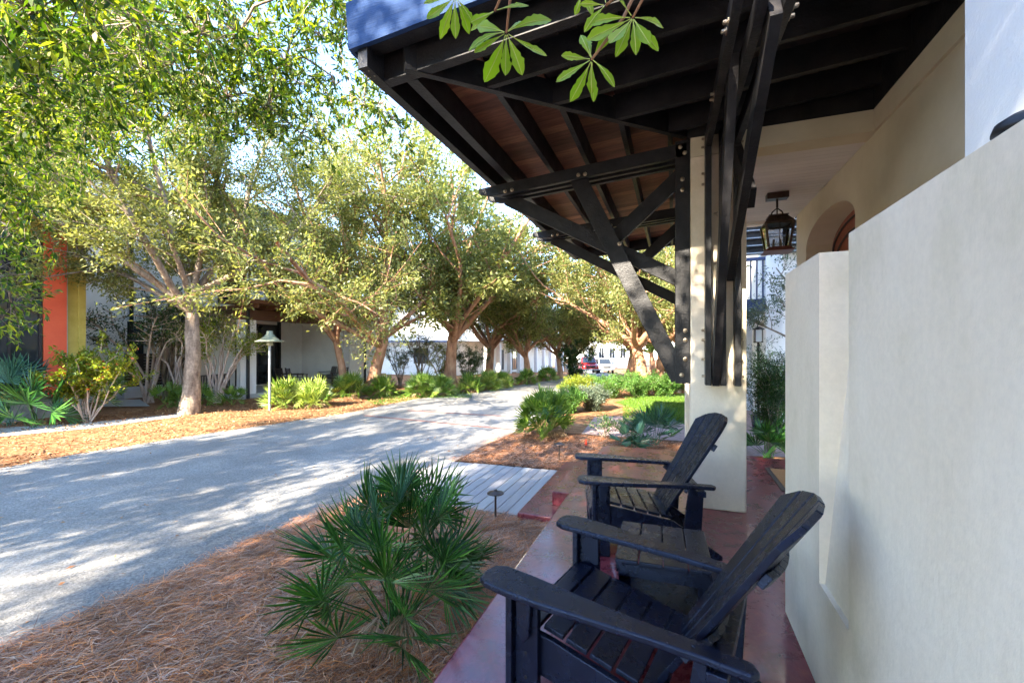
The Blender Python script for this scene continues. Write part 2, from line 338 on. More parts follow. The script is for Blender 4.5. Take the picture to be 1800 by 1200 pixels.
def shrub(label, loc, seed, H, rad, stems, per, ll, lw, lm, bm, name='shrub', cat='shrub', group=None, kind='q', low=.15, jit=.05, rs_=.012, flower=None):
    t = thing(name, label, cat, loc, 0, group); rs = np.random.RandomState(seed); tubes=[]; twigs=[]
    for k in range(stems):
        az = rs.uniform(0, 6.28); rr = rad*rs.uniform(.1,.9)**.6
        p = np.array([rs.normal(0,.05), rs.normal(0,.05), -.03]); end = np.array([math.cos(az)*rr, math.sin(az)*rr, H*rs.uniform(.65,1)*(1-.35*(rr/rad)**2)])
        pts = [p]; 
        for q in range(1,6):
            f = q/5; pts.append(p*(1-f)+end*f+rs.normal(0,.03,3)*H*.5+np.array([0,0,.12*H*math.sin(f*3.14)]))
        tubes.append((pts, [rs_*(1-.13*q) for q in range(6)], 5))
        for s in range(9):
            t2 = rs.uniform(low,1); k2=min(int(t2*5),4); p2=pts[k2]+(pts[k2+1]-pts[k2])*(t2*5-k2)
            dd = rs.normal(0,1,3); dd[2]=abs(dd[2])*.7; dd/=np.linalg.norm(dd); p3=p2+dd*rad*rs.uniform(.15,.38)
            tubes.append(([p2,p3],[rs_*.4,rs_*.2],3)); twigs.append((p2,p3))
    tubes_obj('stems', tubes, bm, t)
    P, Dr, Nn = twig_leaves(rs, twigs, per, jit)
    leafset('foliage', P, Dr, Nn, rs.uniform(.7,1.3,len(P))*ll, rs.uniform(.8,1.2,len(P))*lw, lm, t, kind)
    if flower:
        P, Dr, Nn = twig_leaves(rs, twigs[::6], 6, .04); leafset('blossoms', P, Dr, Nn, .07, .06, flower, t, 'e')
    return t
def fan(rs, c, ax, nrm, Rr, nseg, wid, sweep, droop):
    """one palmetto fan; returns (K,5,3) half-blades"""
    ax = ax/np.linalg.norm(ax); s = np.cross(ax, nrm); s /= np.linalg.norm(s); n = np.cross(s, ax); out = []
    for k in range(nseg):
        a = (k/(nseg-1)-.5)*sweep; l = Rr*(1-.22*abs(a/(sweep/2))**2)*rs.uniform(.9,1.06)
        d = ax*math.cos(a)+s*math.sin(a)+n*rs.uniform(-.07,.07); d/=np.linalg.norm(d); q = np.cross(d, n); q/=np.linalg.norm(q)
        dz = rs.uniform(.1,.45) if rs.random()<.22 else 0; tip = c+d*l*(1-dz*.3)+n*(-droop*l)+np.array([0,0,-.12*l*droop*4-dz*l]); mid = c+d*l*.55-n*droop*.2*l; cr = n*wid*.35
        out.append([c, mid+q*wid*.5+cr, tip, mid-cr*.3]); out.append([c, mid-cr*.3, tip, mid-q*wid*.5+cr])
    return out
def palmetto(label, loc, seed, nf, H, Rr, nseg, wid, m, m2=None, group='saw palmettos along the verge', spread=1.0, name='palmetto'):
    t = thing(name, label, 'palmetto', loc, 0, group); rs = np.random.RandomState(seed); B=[]; B2=[]; mb = MB()
    for k in range(nf):
        f = (k+.5)/nf; az = k*2.4+rs.uniform(-.3,.3); inc = .12+1.0*f*spread+rs.uniform(-.1,.1)
        ln = H*(.80-.30*f)*rs.uniform(.8,1.1)
        d = np.array([math.cos(az)*math.sin(inc), math.sin(az)*math.sin(inc), math.cos(inc)])
        p0 = np.array([rs.normal(0,.04), rs.normal(0,.04), -.02]); p2 = p0+d*ln; p1=(p0+p2)/2+np.array([0,0,.06*ln])
        mb.tube([p0,p1,p2],[.006,.005,.004],4,cap=False)
        az3 = az+rs.uniform(-.5,.5); tl = min(inc+rs.uniform(-.1,.4),1.45)
        ax = np.array([math.cos(az3)*math.sin(tl), math.sin(az3)*math.sin(tl), math.cos(tl)])
        nr = np.cross(ax, np.array([-math.sin(az3), math.cos(az3), 0]))*-1+rs.normal(0,.75,3)
        (B2 if (m2 and rs.random()<.2) else B).extend(fan(rs, p2, ax, nr, Rr*rs.uniform(.75,1.1), nseg, wid, rs.uniform(2.4,3.8), rs.uniform(-.02,.07)))
    mb.build('stems', m, t)
    if nf > 20:
        Bd = []
        for k in range(max(5, nf//5)):
            az = rs.uniform(0,6.28); dd_ = np.array([math.cos(az),math.sin(az),-.25]); c0 = np.array([math.cos(az)*.18,math.sin(az)*.18,.20*H])
            Bd.extend(fan(rs, c0, dd_, np.array([-.3*math.cos(az),-.3*math.sin(az),1.])+rs.normal(0,.3,3), Rr*.8, 11, wid*.7, rs.uniform(1.2,2.2), .12))
        npmesh('dead_fronds', np.array(Bd), 4, L_dead, t)
    npmesh('fronds', np.array(B), 4, m, t)
    if B2: npmesh('fronds', np.array(B2), 4, m2, t)['label'] = 'pale blue green fronds'
    return t
# ================================================================== GROUND
def drape(name, strips, m, off, kind='structure', label=None, cat=None):
    """strips: list of rows, each row list of (x,y); quads between neighbours"""
    mb = MB(); n = len(strips[0])
    vs = [(x, y, gz(y)+off) for r in strips for x, y in r]
    fs = [(i*n+k, i*n+k+1, (i+1)*n+k+1, (i+1)*n+k) for i in range(len(strips)-1) for k in range(n-1)]
    mb.add(vs, fs); o = mb.build(name, m); o['kind'] = kind
    return o
xs = [-160,-80,-40,-25,-15,-8,-4,0,4,10,25,60,120]; ys = [-60,-25,-8]+[i*1.0 for i in range(0,70)]+[75,90,120,200,400]
drape('ground', [[(x,y) for x in xs] for y in ys], mulch, 0)
def interp(pts, n):
    pts = [Vector(p[:2]) for p in pts]; L=[0]
    for a,b in zip(pts, pts[1:]): L.append(L[-1]+(b-a).length)
    out=[]
    for k in range(n+1):
        t = L[-1]*k/n; i = max(j for j in range(len(L)-1) if L[j] <= t+1e-9); f = (t-L[i])/(L[i+1]-L[i]+1e-9); out.append(pts[i].lerp(pts[i+1], min(f,1)))
    return out
RE = [G(*p) for p in [(0,1150),(133,1097),(267,1038),(367,993),(467,947),(600,895),(700,853),(807,808),(850,783),(913,757),(960,733),(1010,706),(1050,687),(1092,667)]]
LE = [G(*p) for p in [(0,824),(137,798),(333,767),(600,728),(733,701),(833,690),(900,679),(1000,664),(1040,655.5)]]
RE = [Vector((RE[0].x+.05, -20)), Vector((RE[0].x, -4))]+[Vector(p[:2]) for p in RE]+[Vector((-9.5,62)), Vector((-24,110)), Vector((-60,170))]
LE = [Vector((-15.5,-22)), Vector((-14.2,-6))]+[Vector(p[:2]) for p in LE]+[Vector((-14,62)), Vector((-30,112)), Vector((-70,170))]
def resY(E, ylist):
    out = []
    for y in ylist:
        for a, b in zip(E, E[1:]):
            if min(a.y,b.y) <= y <= max(a.y,b.y)+1e-6:
                f = (y-a.y)/(b.y-a.y+1e-9); out.append(a.lerp(b, f)); break
        else: out.append(E[-1])
    return out
yl = [-20,-12,-6,-3,-1]+[i*.5 for i in range(0,130)]+[66,70,80,95,109]
re_, le_ = resY(RE, yl), resY(LE, yl)
if True:
    drape('road', [[tuple(l.lerp(r, k/8)) for k in range(9)] for l, r in zip(le_, re_)], roadm, .012)
for a, b, wd in [((640,731),(915,757),.10),((716,722),(900,733),.10)]:
    p, q = G(*a), G(*b); d = (q-p).normalized(); s = Vector((-d.y, d.x, 0))*wd/2
    drape('brick_band', [[tuple((p.lerp(q,k/6)-s)[:2]), tuple((p.lerp(q,k/6)+s)[:2])] for k in range(7)], brickm, .018)
def poly_ground(name, pxs, m, off, z=None, kind='structure', world=False):
    P = [Vector(p) if world else G(*p, z) for p in pxs]; mb = MB(); zz=[(p.x,p.y,(gz(p.y) if z is None else z)+off) for p in P]
    mb.add(zz, [tuple(range(len(P)))]); o = mb.build(name, m); o['kind'] = kind; return o
poly_ground('sidewalk', [(-150,792),(0,768),(150,754),(318,732),(318,727),(150,744),(0,752),(-150,770)], walkm, .01)
poly_ground('entrance_path', [(172,716),(264,715),(246,703),(184,704)], walkm, .03)
poly_ground('lawn', [(660,712),(760,700),(838,694),(838,689),(790,689),(700,686),(640,700)], lawn, .006)
poly_ground('lawn', [(1080,707),(1130,722),(1215,750),(1240,700),(1215,690),(1120,697)], lawn, .008)
poly_ground('garden_path', [(1010,778),(1250,790),(1250,752),(1120,730),(1045,733)], paverm, .006)
poly_ground('brick_path', [(1240,800),(1460,806),(1440,725),(1300,722)], paverm, .010)
poly_ground('brick_path', [(610,700),(735,693),(738,683),(650,690)], paverm, .003)
# pine straw beds
near_pts = [(p.x+.02, p.y) for p in re_ if 0.2 < p.y < 4.6]
rows = []
for p in re_:
    if -6 <= p.y <= 9.5: rows.append([(p.x+.01,p.y)]+[(p.x+.01+(1.2-p.x-.01)*k/6, p.y) for k in range(1,7)])
drape('pine_straw_bed', rows, straw_g, .016)
def edgeX(y): return resY(RE, [y])[0].x
# boardwalk
bw = thing('boardwalk', 'weathered grey plank boardwalk from the road to the porch steps', 'boardwalk')
mb = MB(); x = -3.6
while x < -1.63:
    y1 = 6.45 + (-1.63-x)*-.06; y0 = 4.56 if x > -2.9 else max(4.56, 4.56+(-2.9-x)*1.0)
    mb.box(x, x+.132, y0+rnd.uniform(-.01,.01), y1+rnd.uniform(-.01,.01), -.43, -.372+rnd.uniform(-.002,.002)); x += .14
mb.build('plank', plank, bw, bevel=.004)
mb = MB(); 
for y in (4.9,5.6,6.2): mb.box(-3.4,-1.62,y,y+.08,-.47,-.432)
mb.each('joist', black, bw)
# steps
st1 = thing('porch_steps', 'two red brown stained concrete steps from the porch down to the boardwalk', 'steps')
MB().box(-1.62,-1.022,4.5,6.8,-.46,-.32).build('step', porchm, st1, bevel=.012)
MB().box(-1.32,-1.0225,4.85,6.25,-.319,-.16).build('step', porchm, st1, bevel=.012)

# ================================================================== HOUSE
def zj(X): return 3.51+.07*X           # underside of the joists
H = thing('porch_house', 'cream plaster house with a stained concrete porch and black timber overhang, filling the right side', 'house', (0,0,0))
MB().box(-1.02,3.0,-5,6.75,-.46,0).build('porch_floor', porchm, H, bevel=.014)
# garden wall in front (low wall with battered recess)
lw = MB()
zt = 1.915
def lowwall():
    x0, x1 = .596, 1.098
    lw.box(x0, x1, 2.24, 2.85, 0.001, zt)
    lw.box(x0, x1, -5, 1.90, 0.001, zt)
    # recess: sill block with battered back
    lw.box(x0, x1, 1.90, 2.24, 0.001, .473)
    lw.add([(x0+.022,1.90,.473),(x0+.022,2.24,.473),(x0+.15,2.24,zt),(x0+.15,1.90,zt),(x1,1.90,.473),(x1,2.24,.473),(x1,2.24,zt),(x1,1.90,zt)],
           [(0,1,2,3),(4,7,6,5),(3,2,6,7)])
lowwall()
lwo = lw.build('porch_screen_wall', plaster)
setp(lwo, 'smooth cream plaster screen wall beside the chairs, with a tall tapered recess cut in it', 'wall')
# main block
MB().box(1.10,6,-6,2.28,-.4,7.5).build('wall', stucco, H, bevel=.01)
# wall with arched door opening
Y0a, Y1a = 4.88, 6.47; zs, ap = 2.74, .28
arc = [(Y0a+(Y1a-Y0a)*(.5-.5*math.cos(math.pi*k/16)), zs+ap*math.sin(math.pi*k/16)) for k in range(17)]
pts = [(2.282,0.001),(Y0a,0.001)]+arc+[(Y1a,0.001),(6.92,0.001),(6.92,3.9),(2.282,3.9)]
MB().prism([(1.58,y,z) for y,z in pts], (.34,0,0)).build('wall', plaster_in, H)
MB().box(1.555,1.579,2.282,4.42,3.295,3.475).build('wall_band', plaster_in, H)
MB().box(1.92,5.5,6.6,6.92,0,3.9).build('wall', stucco, H)
dr = MB().prism([(1.86,y,z) for y,z in [(Y0a,.002)]+arc+[(Y1a,.002)]], (.05,0,0)).build('door', doorw, H)
mb = MB()
for sc_i in (.93,.80):
    cy = (Y0a+Y1a)/2
    a2 = [(1.852, cy+(y-cy)*sc_i, .9+(z-.9)*(.5+.5*sc_i)) for y,z in arc]
    a2 = [(1.852, cy+(Y0a-cy)*sc_i, .1)]+a2+[(1.852, cy+(Y1a-cy)*sc_i, .1)]
    mb.tube(a2, .012, 6)
mb.build('moulding', iron, dr)
# header beams and porch ceiling
MB().box(.15,1.579,4.41,4.62,3.295,3.475).box(.15,.62,4.62,6.9,3.295,3.475).build('header', plaster_in, H)
mb = MB(); y = 4.625
while y < 7.0: mb.box(.622,1.578,y,y+.088,3.30,3.32); y += .09
ceil = islandmat('ceiling_boards', [(.62,.58,.55),(.68,.64,.60),(.60,.57,.54)], .7, fine=(2,.04))
mb.build('ceiling', ceil, H, bevel=.003)
MB().box(.62,1.58,7.0,7.1,3.25,3.45).build('ceiling_trim', stucco, H)
for y0 in (4.41, 6.28):
    c = MB().box(.15,.62,y0,y0+.47,0.001,3.294).build('column', plaster, H, bevel=.01)
    MB().box(.13,.64,y0-.02,y0+.49,3.12,3.2935).build('capital', plaster, c, bevel=.006) if False else None
# timber roof: joists
jm = MB(); jw = .045; jh = .21
def xj(Y, x0, x1, wdt=jw, ht=jh): jm.beam((x0,Y,zj(x0)+ht/2),(x1,Y,zj(x1)+ht/2), wdt, ht, (0,1,0))
def yj(X, y0, y1, wdt=jw): jm.beam((X,y0,zj(X)+jh/2),(X,y1,zj(X)+jh/2), wdt, jh, (1,0,0))
YE = 9.1
def hip(X): return 2.58+1.11*(X+1.62)
xj(2.58,-1.95,1.09,.075)
for Y in (2.94,3.37,3.84,4.30): xj(Y, (Y-2.58)/1.11-1.62, 1.575)
jm.each('joist', black, H); jm = MB()
yj(-1.95,2.36,YE,.075); yj(-1.735,2.62,YE,.085)
for X in (-1.245,-.856,-.435,-.03): yj(X, hip(X), YE)
xj(YE-.03,-1.93,.6,.06)
jm.each('joist', black, H)
MB().beam((-1.72,2.50,zj(-1.7)+.09),(.10,4.47,zj(.1)+.09),.05,.19,(1,-1,0)).build('hip_beam', black, H)
MB().box(1.56,1.578,2.3,4.44,3.477,3.9).box(.13,1.56,4.42,4.46,3.477,3.9).box(.13,.17,4.46,7.0,3.477,3.9).build('ledger', black, H)
# deck boards: beyond the hip they run across, near side they run along
mb = MB(); y = 2.46
while y < YE:
    xa = -2.02; xb = min(.16, (y-2.58)/1.11-1.58) if y < 4.6 else .14
    if xb > xa+.03: mb.beam((xa,y+.066,zj(xa)+jh+.012),(xb,y+.066,zj(xb)+jh+.012),.131,.02,(0,1,0))
    y += .134
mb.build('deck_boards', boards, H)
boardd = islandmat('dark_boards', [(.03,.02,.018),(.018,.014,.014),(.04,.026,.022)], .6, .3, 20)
mb = MB(); x = -1.95
while x < 1.56:
    ye = min(4.42, 2.58+1.11*(x+1.62)); 
    if ye > 2.5: mb.beam((x+.066,2.46,zj(x)+jh+.012),(x+.066,ye,zj(x)+jh+.012),.131,.02,(1,0,0))
    x += .134
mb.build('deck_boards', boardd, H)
mb = MB()
v = [(-2.02,2.37),(1.55,2.37),(1.55,4.5),(.6,4.5),(.6,YE+.0),(-2.02,YE+.0)]
mb.add([(x,y,zj(x)+jh+.03) for x,y in v]+[(x,y,zj(x)+jh+.075) for x,y in v], [(0,1,2,3,4,5)[::-1],(6,7,8,9,10,11)]+[(i,(i+1)%6,6+(i+1)%6,6+i) for i in range(6)])
mb.build('roof_sheet', iron, H)
# fascias
mb = MB(); mb.beam((-2.055,2.35,zj(-2.055)+.29),(1.09,2.35,zj(1.09)+.29),.035,.32,(0,1,0))
mb.build('fascia', blueblk, H)
mb = MB(); mb.beam((-1.96,2.42,zj(-1.96)+.14),(1.09,2.42,zj(1.09)+.14),.10,.025,(0,1,0)); mb.build('soffit_board', black, H)
MB().beam((-2.04,2.37,zj(-2.04)+.25),(-2.04,YE+.05,zj(-2.04)+.25),.03,.24,(1,0,0)).build('fascia', blueblk, H)
mb = MB()
for dx in (-.02,.02):
    for dy in (0,.06): mb.lathe((-1.95+dx,2.40+dy,zj(-1.95)-.001),[(.006,0),(.006,-.004)],8,)
mb.each('screw', metal, H)
# house above the porch (plain block set back, above the overhang)
MB().box(.2,6,4.6,7.0,3.91,7.5).box(1.1,6,2.28,4.6,3.91,7.5).build('upper_wall', stucco, H)

# brackets ----------------------------------------------------------
def bracket(name, org, u, wv, Lc, long_top=1.13):
    """org: column face point (z=0); u outward, wv along the plies"""
    u = Vector(u); wv = Vector(wv); org = Vector(org); zz = Vector((0,0,1)); T = .05
    def P(a, b, z): return org+u*a+wv*b+zz*z
    plies = (.025,.145,.265)
    mb = MB()
    for w_ in plies:
        mb.beam(P(.068,w_,1.16),P(.068,w_,3.47),.13,T,u)
    zc = lambda a: 3.385-.07*a
    br = mb.build('bracket', black, H, bevel=.004)
    for w_ in plies:
        L_ = Lc-(.12 if w_ == plies[1] else 0)
        pts_ = [P(.03,w_-T/2,zc(.03)-.065),P(L_-.22,w_-T/2,zc(L_-.22)-.065),P(L_-.16,w_-T/2,zc(L_)-.045),P(L_-.03,w_-T/2,zc(L_)-.015),P(L_,w_-T/2,zc(L_)+.0),P(L_,w_-T/2,zc(L_)+.05),P(.03,w_-T/2,zc(.03)+.065)]
        MB().prism(pts_, wv*T).build('chord', black, br, bevel=.003)
    g1, g2 = .085, .205; tb = .058
    for w_, a0, z0, a1, z1, h in [(g1,.09,1.20,long_top,3.36,.17),(g2,.06,2.16,1.93,3.20,.145),(g2+.001,.05,3.26,.80,2.60,.15)]:
        if h == .15:
            p0, p1 = P(a0,w_+.062,z0), P(a1,w_+.062,z1)
            MB().beam(p0,p1,.058,h,wv).build('brace', black, br, bevel=.003)
        else: MB().beam(P(a0,w_,z0),P(a1,w_,z1),tb,h,wv).build('brace', black, br, bevel=.003)
    mb = MB()
    pos = [(.045,1.66),(.045,1.57),(.045,1.39),(.075,1.24),(.05,3.35),(.09,3.41),(.07,3.0),(.07,3.1),(1.0,3.28),(1.07,3.28),(.66,2.55),(1.80,3.22),(1.88,3.215)]
    for a, z in pos:
        for w0, sgn in ((-.001,-1),(.291,1)):
            if a == .66 and sgn > 0: continue
            wo = w0 if a != .66 else .053
            mb.lathe(P(a,wo,z),[(.021,0),(.021,.004),(.012,.006),(.012,.024),(.006,.028)],10,wv*sgn)
    mb.each('bolt', metal, br)
    return br
bracket('b1', (.149,4.42,0), (-1,0,0), (0,1,0), 2.2)
bracket('b2', (.149,6.40,0), (-1,0,0), (0,1,0), 2.2)
bracket('b3', (.27,4.409,0), (0,-1,0), (1,0,0), 2.2, 1.35)

# lantern -------------------------------------------------------------
ln = thing('hanging_lantern', 'square dark metal lantern with glass panes hanging from the porch ceiling', 'lantern', (1.13,5.80,0))
MB().box(-.11,.11,-.06,.06,3.225,3.298).build('canopy', bronze, ln, bevel=.005)
MB().tube([(0,0,3.23),(0,0,3.13)],.012,8).tube([(-.07,0,3.02),(-.05,0,3.08),(0,0,3.125),(.05,0,3.08),(.07,0,3.02)],.008,6).tube([(0,0,3.13),(0,0,3.03)],.007,6).build('hanger', iron, ln)
mb = MB()
def frus(z0,h0,z1,h1): 
    mb.add([(-h0,-h0,z0),(h0,-h0,z0),(h0,h0,z0),(-h0,h0,z0),(-h1,-h1,z1),(h1,-h1,z1),(h1,h1,z1),(-h1,h1,z1)],[(3,2,1,0),(4,5,6,7),(0,1,5,4),(1,2,6,5),(2,3,7,6),(3,0,4,7)])
frus(2.93,.155,3.02,.085); frus(3.02,.10,3.03,.10)
mb.build('roof', bronze, ln)
mb = MB()
for a in (-1,1):
    for b in (-1,1): mb.beam((a*.105,b*.105,2.66),(a*.14,b*.14,2.93),.024,.024,(1,0,0))
    mb.beam((-.14,a*.14,2.925),(.14,a*.14,2.925),.014,.014); mb.beam((a*.14,-.14,2.925),(a*.14,.14,2.925),.014,.014)
mb.beam((0,-.122,2.66),(0,-.142,2.93),.007,.007,(1,0,0)); mb.beam((-.12,-.122,2.8),(.12,-.122,2.8),.007,.007)
mb.build('frame', bronze, ln)
mb = MB(); frus(2.61,.15,2.66,.105); mb.build('base', copper, ln)
mb = MB()
for a, b in ((1,0),(-1,0),(0,1),(0,-1)):
    q = Vector((-b,a,0)); n = Vector((a,b,0)); mb.add([n*.108-q*.104+Vector((0,0,2.662)),n*.108+q*.104+Vector((0,0,2.662)),n*.142+q*.138+Vector((0,0,2.925)),n*.142-q*.138+Vector((0,0,2.925))],[(0,1,2,3)])
mb.build('pane', cgl, ln)
cand = mat('candle_tube', (.6,.45,.3))
mb = MB()
for a in (-.035,.035): mb.tube([(a,0,2.66),(a,0,2.76)],.012,8)
mb.each('candle', cand, ln)
# doormat ----------------------------------------------------------------
dm = thing('doormat', 'tan coir doormat with a dark border on the porch floor beyond the column', 'doormat', (1.10,5.72,0), 0)
tanm = mat('coir', (.42,.25,.11), (.52,.33,.16), 60, .95, .8, 200)
MB().box(-.04,.52,-.5,.42,.002,.012).build('border', iron, dm); MB().box(.01,.47,-.45,.37,.012,.02).build('coir_panel', tanm, dm)
# grey rim behind the screen wall
sw = thing('wall_sconce', 'curved dark metal lamp hood just showing above the screen wall at the right edge', 'lamp', (1.0,.0,0))
p0 = D(1765,213,.9); p1 = D(1800,186,.86); p2 = D(1850,178,.80)
mb = MB(); c = D(1812,210,.86)
mb.lathe(c+Vector((.0,.0,-.02)),[(.055,0),(.055,.006),(.05,.02),(.03,.033),(.005,.037)],24)
mb.build('hood', iron, sw, smooth=True); sw.location = (0,0,0)
# second lantern seen between the walls etc. is with the neighbour house below

# ================================================================== CHAIRS
def chair(label, loc, face):
    rz = math.atan2(face[1], face[0]); t = thing('adirondack_chair', label, 'chair', (*loc,0), rz, 'black adirondack chairs on the porch')
    # seat
    mb = MB(); seat = [(-.02,.22),(-.015,.30),(-.05,.375),(-.14,.372),(-.235,.352),(-.33,.330),(-.425,.308),(-.515,.288),(-.60,.272)]
    for k in range(len(seat)-1):
        a, b = Vector((seat[k][0],0,seat[k][1])), Vector((seat[k+1][0],0,seat[k+1][1])); d=(b-a).normalized(); g=.006
        hw = .27 if k < 6 else .26
        mb.ob((a+b)/2, (b-a)/2-d*g, (0,hw,0), Vector((-d.z,0,d.x))*.011)
    mb.build('seat', poly, t, bevel=.004)
    for s in (-1,1):
        mb = MB(); pr=[(-.03,.20),(-.03,.33),(-.06,.362),(-.20,.345),(-.60,.262),(-.93,.03),(-.93,0),(-.80,0),(-.60,.13)]
        mb.prism([(x,s*.285-.014,z) for x,z in pr],(0,.028,0)); mb.build('side_rail', poly, t, bevel=.004)
        mb = MB(); mb.box(-.15,-.05,s*.315-.016,s*.315+.016,0,.535); 
        mb.prism([(-.065+.0,s*.345-.012,.535),(-.135,s*.345-.012,.535),(-.125,s*.345-.012,.36),(-.10,s*.345-.012,.33),(-.075,s*.345-.012,.36)],(0,.024,0))
        mb.box(-.05,-.022,s*.315-.045,s*.315+.045,0,.535)
        mb.build('leg', poly, t, bevel=.005)
        # arm
        out = [(.075,-.055),(.085,0),(.075,.06),(.04,.082),(-.05,.088),(-.20,.080),(-.38,.055),(-.56,.03),(-.74,.015),(-.86,.012),(-.88,-.02),(-.86,-.055),(-.70,-.058),(-.50,-.052),(-.30,-.062),(-.10,-.075),(.03,-.078)]
        mb = MB(); mb.prism([(x, s*(.335+y*1.0), .538-.035*max(0,-x)*1.1+.022*math.exp(-((x+.0)/.25)**2)*0) for x,y in out],(0,0,.027))
        mb.build('armrest', poly, t, bevel=.007)
        MB().prism([(-.80,s*.30-.014,.50),(-.70,s*.30-.014,.50),(-.66,s*.30-.014,.20),(-.78,s*.30-.014,.14)],(0,.028,0)).build('leg', poly, t, bevel=.004)
    # back slats: fan, concave
    mb = MB(); n = 6; B0 = Vector((-.585,0,.265)); up = Vector((-.53,0,.848)).normalized(); nr = Vector((up.z,0,-up.x))
    for k in range(n):
        f0, f1 = k/n-.5, (k+1)/n-.5; g = .005
        W0, W1 = .40, .60; Lk = .85
        def Pt(f, t_):
            wy = (W0+(W1-W0)*t_)*f; cv = .20*wy*wy/.09*.30
            return B0+up*(Lk*t_)+Vector((0,wy,0))+nr*cv
        # top profile: rounded
        top = lambda f: 1-.16*abs(f*2)**2.6
        fa, fb = f0+g/.5, f1-g/.5
        rows_ = []
        for q in range(7):
            rows_.append([(fa, top((fa+fa)/2)*q/6),(fb, top(fb)*q/6)])
        vs=[]; 
        for (a,b) in rows_:
            for th in (-.011,.011):
                vs.append(Pt(*a)+nr*th); vs.append(Pt(*b)+nr*th)
        fs=[]
        for q in range(6):
            o=q*4; p=o+4
            fs += [(o,o+1,p+1,p),(o+2,p+2,p+3,o+3),(o,p,p+2,o+2),(o+1,o+3,p+3,p+1)]
        fs += [(0,2,3,1),(24,25,27,26)]
        mb.add(vs,fs)
    mb.build('backrest', poly, t, bevel=.003)
    mb = MB()
    def arcb(tz, wy, off, h_):
        pts=[]
        for q in range(9):
            y = (q/8-.5)*wy; c_ = B0+up*tz+Vector((0,y,0))+nr*(.20*y*y/.09*.30-off)
            pts.append(c_)
        for a,b in zip(pts,pts[1:]): mb.beam(a,b,.024,h_,nr)
    arcb(.26,.64,.025,.07); arcb(.60,.52,.025,.05)
    mb.box(-.80,-.74,-.36,.36,.46,.50)
    mb.build('back_brace', poly, t, bevel=.003)
    mb = MB()
    for tz in (.26,.60,.03):
        for k in range(n):
            f=(k+.5)/n-.5; mb.lathe(Pt(f,tz/.85)+nr*.0105,[(.0045,0),(.0045,.0015)],8,nr)
    for s in (-1,1):
        for z in (.18,.28): mb.lathe((-.1,s*.3315,z),[(.006,0),(.006,.003),(.002,.004)],8,(0,s,0))
    mb.each('screw', iron, t)
    return t
chair('black slatted adirondack chair nearest the camera, cut by the bottom of the photo', (-.585,1.995), (-.974,.223)).scale = (1.05,1,.985)
chair('black slatted adirondack chair farther away, in front of the white column', (-.65,3.435), (-.97,-.24))
# side table
tb = thing('side_table', 'low black slatted side table between the two adirondack chairs', 'table', (-.055,2.52,0), R(2))
mb = MB()
for k in range(4):
    x0 = -.235+k*.118; rr = 0
    mb.box(x0,x0+.113,-.255,.255,.40,.424)
mb.build('tabletop', poly, tb, bevel=.006)
for a in (-1,1):
    for b in (-1,1): MB().box(a*.19-.03,a*.19+.03,b*.205-.014,b*.205+.014,0,.399).build('leg', poly, tb, bevel=.004)
    MB().box(-.22,.22,a*.225-.012,a*.225+.012,.33,.398).build('apron', poly, tb, bevel=.003)
    MB().box(a*.222-.011,a*.222+.011,-.21,.21,.335,.397).build('apron', poly, tb, bevel=.003)
MB().box(-.19,.19,-.19,.19,.115,.135).build('shelf', poly, tb, bevel=.003)
# path lights
def plight(label, px, py, h, z=-.40, s=1):
    p = G(px, py, z); t = thing('path_light', label, 'light', p, 0, 'bronze path lights in the pine straw')
    MB().tube([(0,0,-.02),(0,0,h)],.012*s,8).build('stake', bronze, t)
    MB().lathe((0,0,h-.03),[(.015,0),(.02,.02),(.095,.026),(.092,.034),(.05,.048),(.022,.058),(.018,.066)],24).build('cap', bronze, t, smooth=False)
plight('bronze mushroom path light in front of the boardwalk near the palmetto', 871, 912, .29)
plight('bronze mushroom path light beyond the boardwalk beside the far bed', 983, 808, .27)
fl = thing('marker_cone', 'tiny red orange marker cone in the straw beside the far palmetto', 'marker', G(1030,783,-.4))
MB().lathe((0,0,0),[(.03,0),(.022,.06),(.008,.13)],10).build('cone', mat('orange_plastic',(.8,.06,.02)), fl, smooth=True); MB().tube([(0,0,-.03),(0,0,.005)],.02,6).build('stake', iron, fl)
# ================================================================== NEIGHBOURS
def window(parent, X, y0, y1, z0, z1, n=(1,0,0), fr=iron, mull=1, dep=.04):
    """window on a plane X (facing +X) spanning y0..y1, or if n is -Y: X is the Y plane and y0..y1 are x"""
    def bx(mb, a, b, c, d, e, f):
        if n[0]: mb.box(X+a, X+b, c, d, e, f)
        else: mb.box(c, d, X-b, X-a, e, f)
    mb = MB(); t = .07
    for a in ((y0,y0+t),(y1-t,y1)): bx(mb, -.03, dep, a[0], a[1], z0, z1)
    bx(mb,-.03,dep-.003,y0+t,y1-t,z0,z0+t); bx(mb,-.03,dep-.003,y0+t,y1-t,z1-t,z1)
    for k in range(mull):
        y = y0+(y1-y0)*(k+1)/(mull+1); bx(mb,-.03,dep-.006,y-.025,y+.025,z0+t,z1-t)
    o = mb.build('window', fr, parent); mb = MB(); bx(mb,-.02,.006,y0+t*.5,y1-t*.5,z0+t*.5,z1-t*.5); mb.build('pane', glass, o)
    return o
def wall_siding(mb, X, y0, y1, z0, z1, h=.13):
    z = z0
    while z < z1-.01:
        zt_ = min(z+h, z1); mb.prism([(X,y0,z),(X+.028,y0,z),(X+.008,y0,zt_),(X,y0,zt_)],(0,y1-y0,0)); z += h
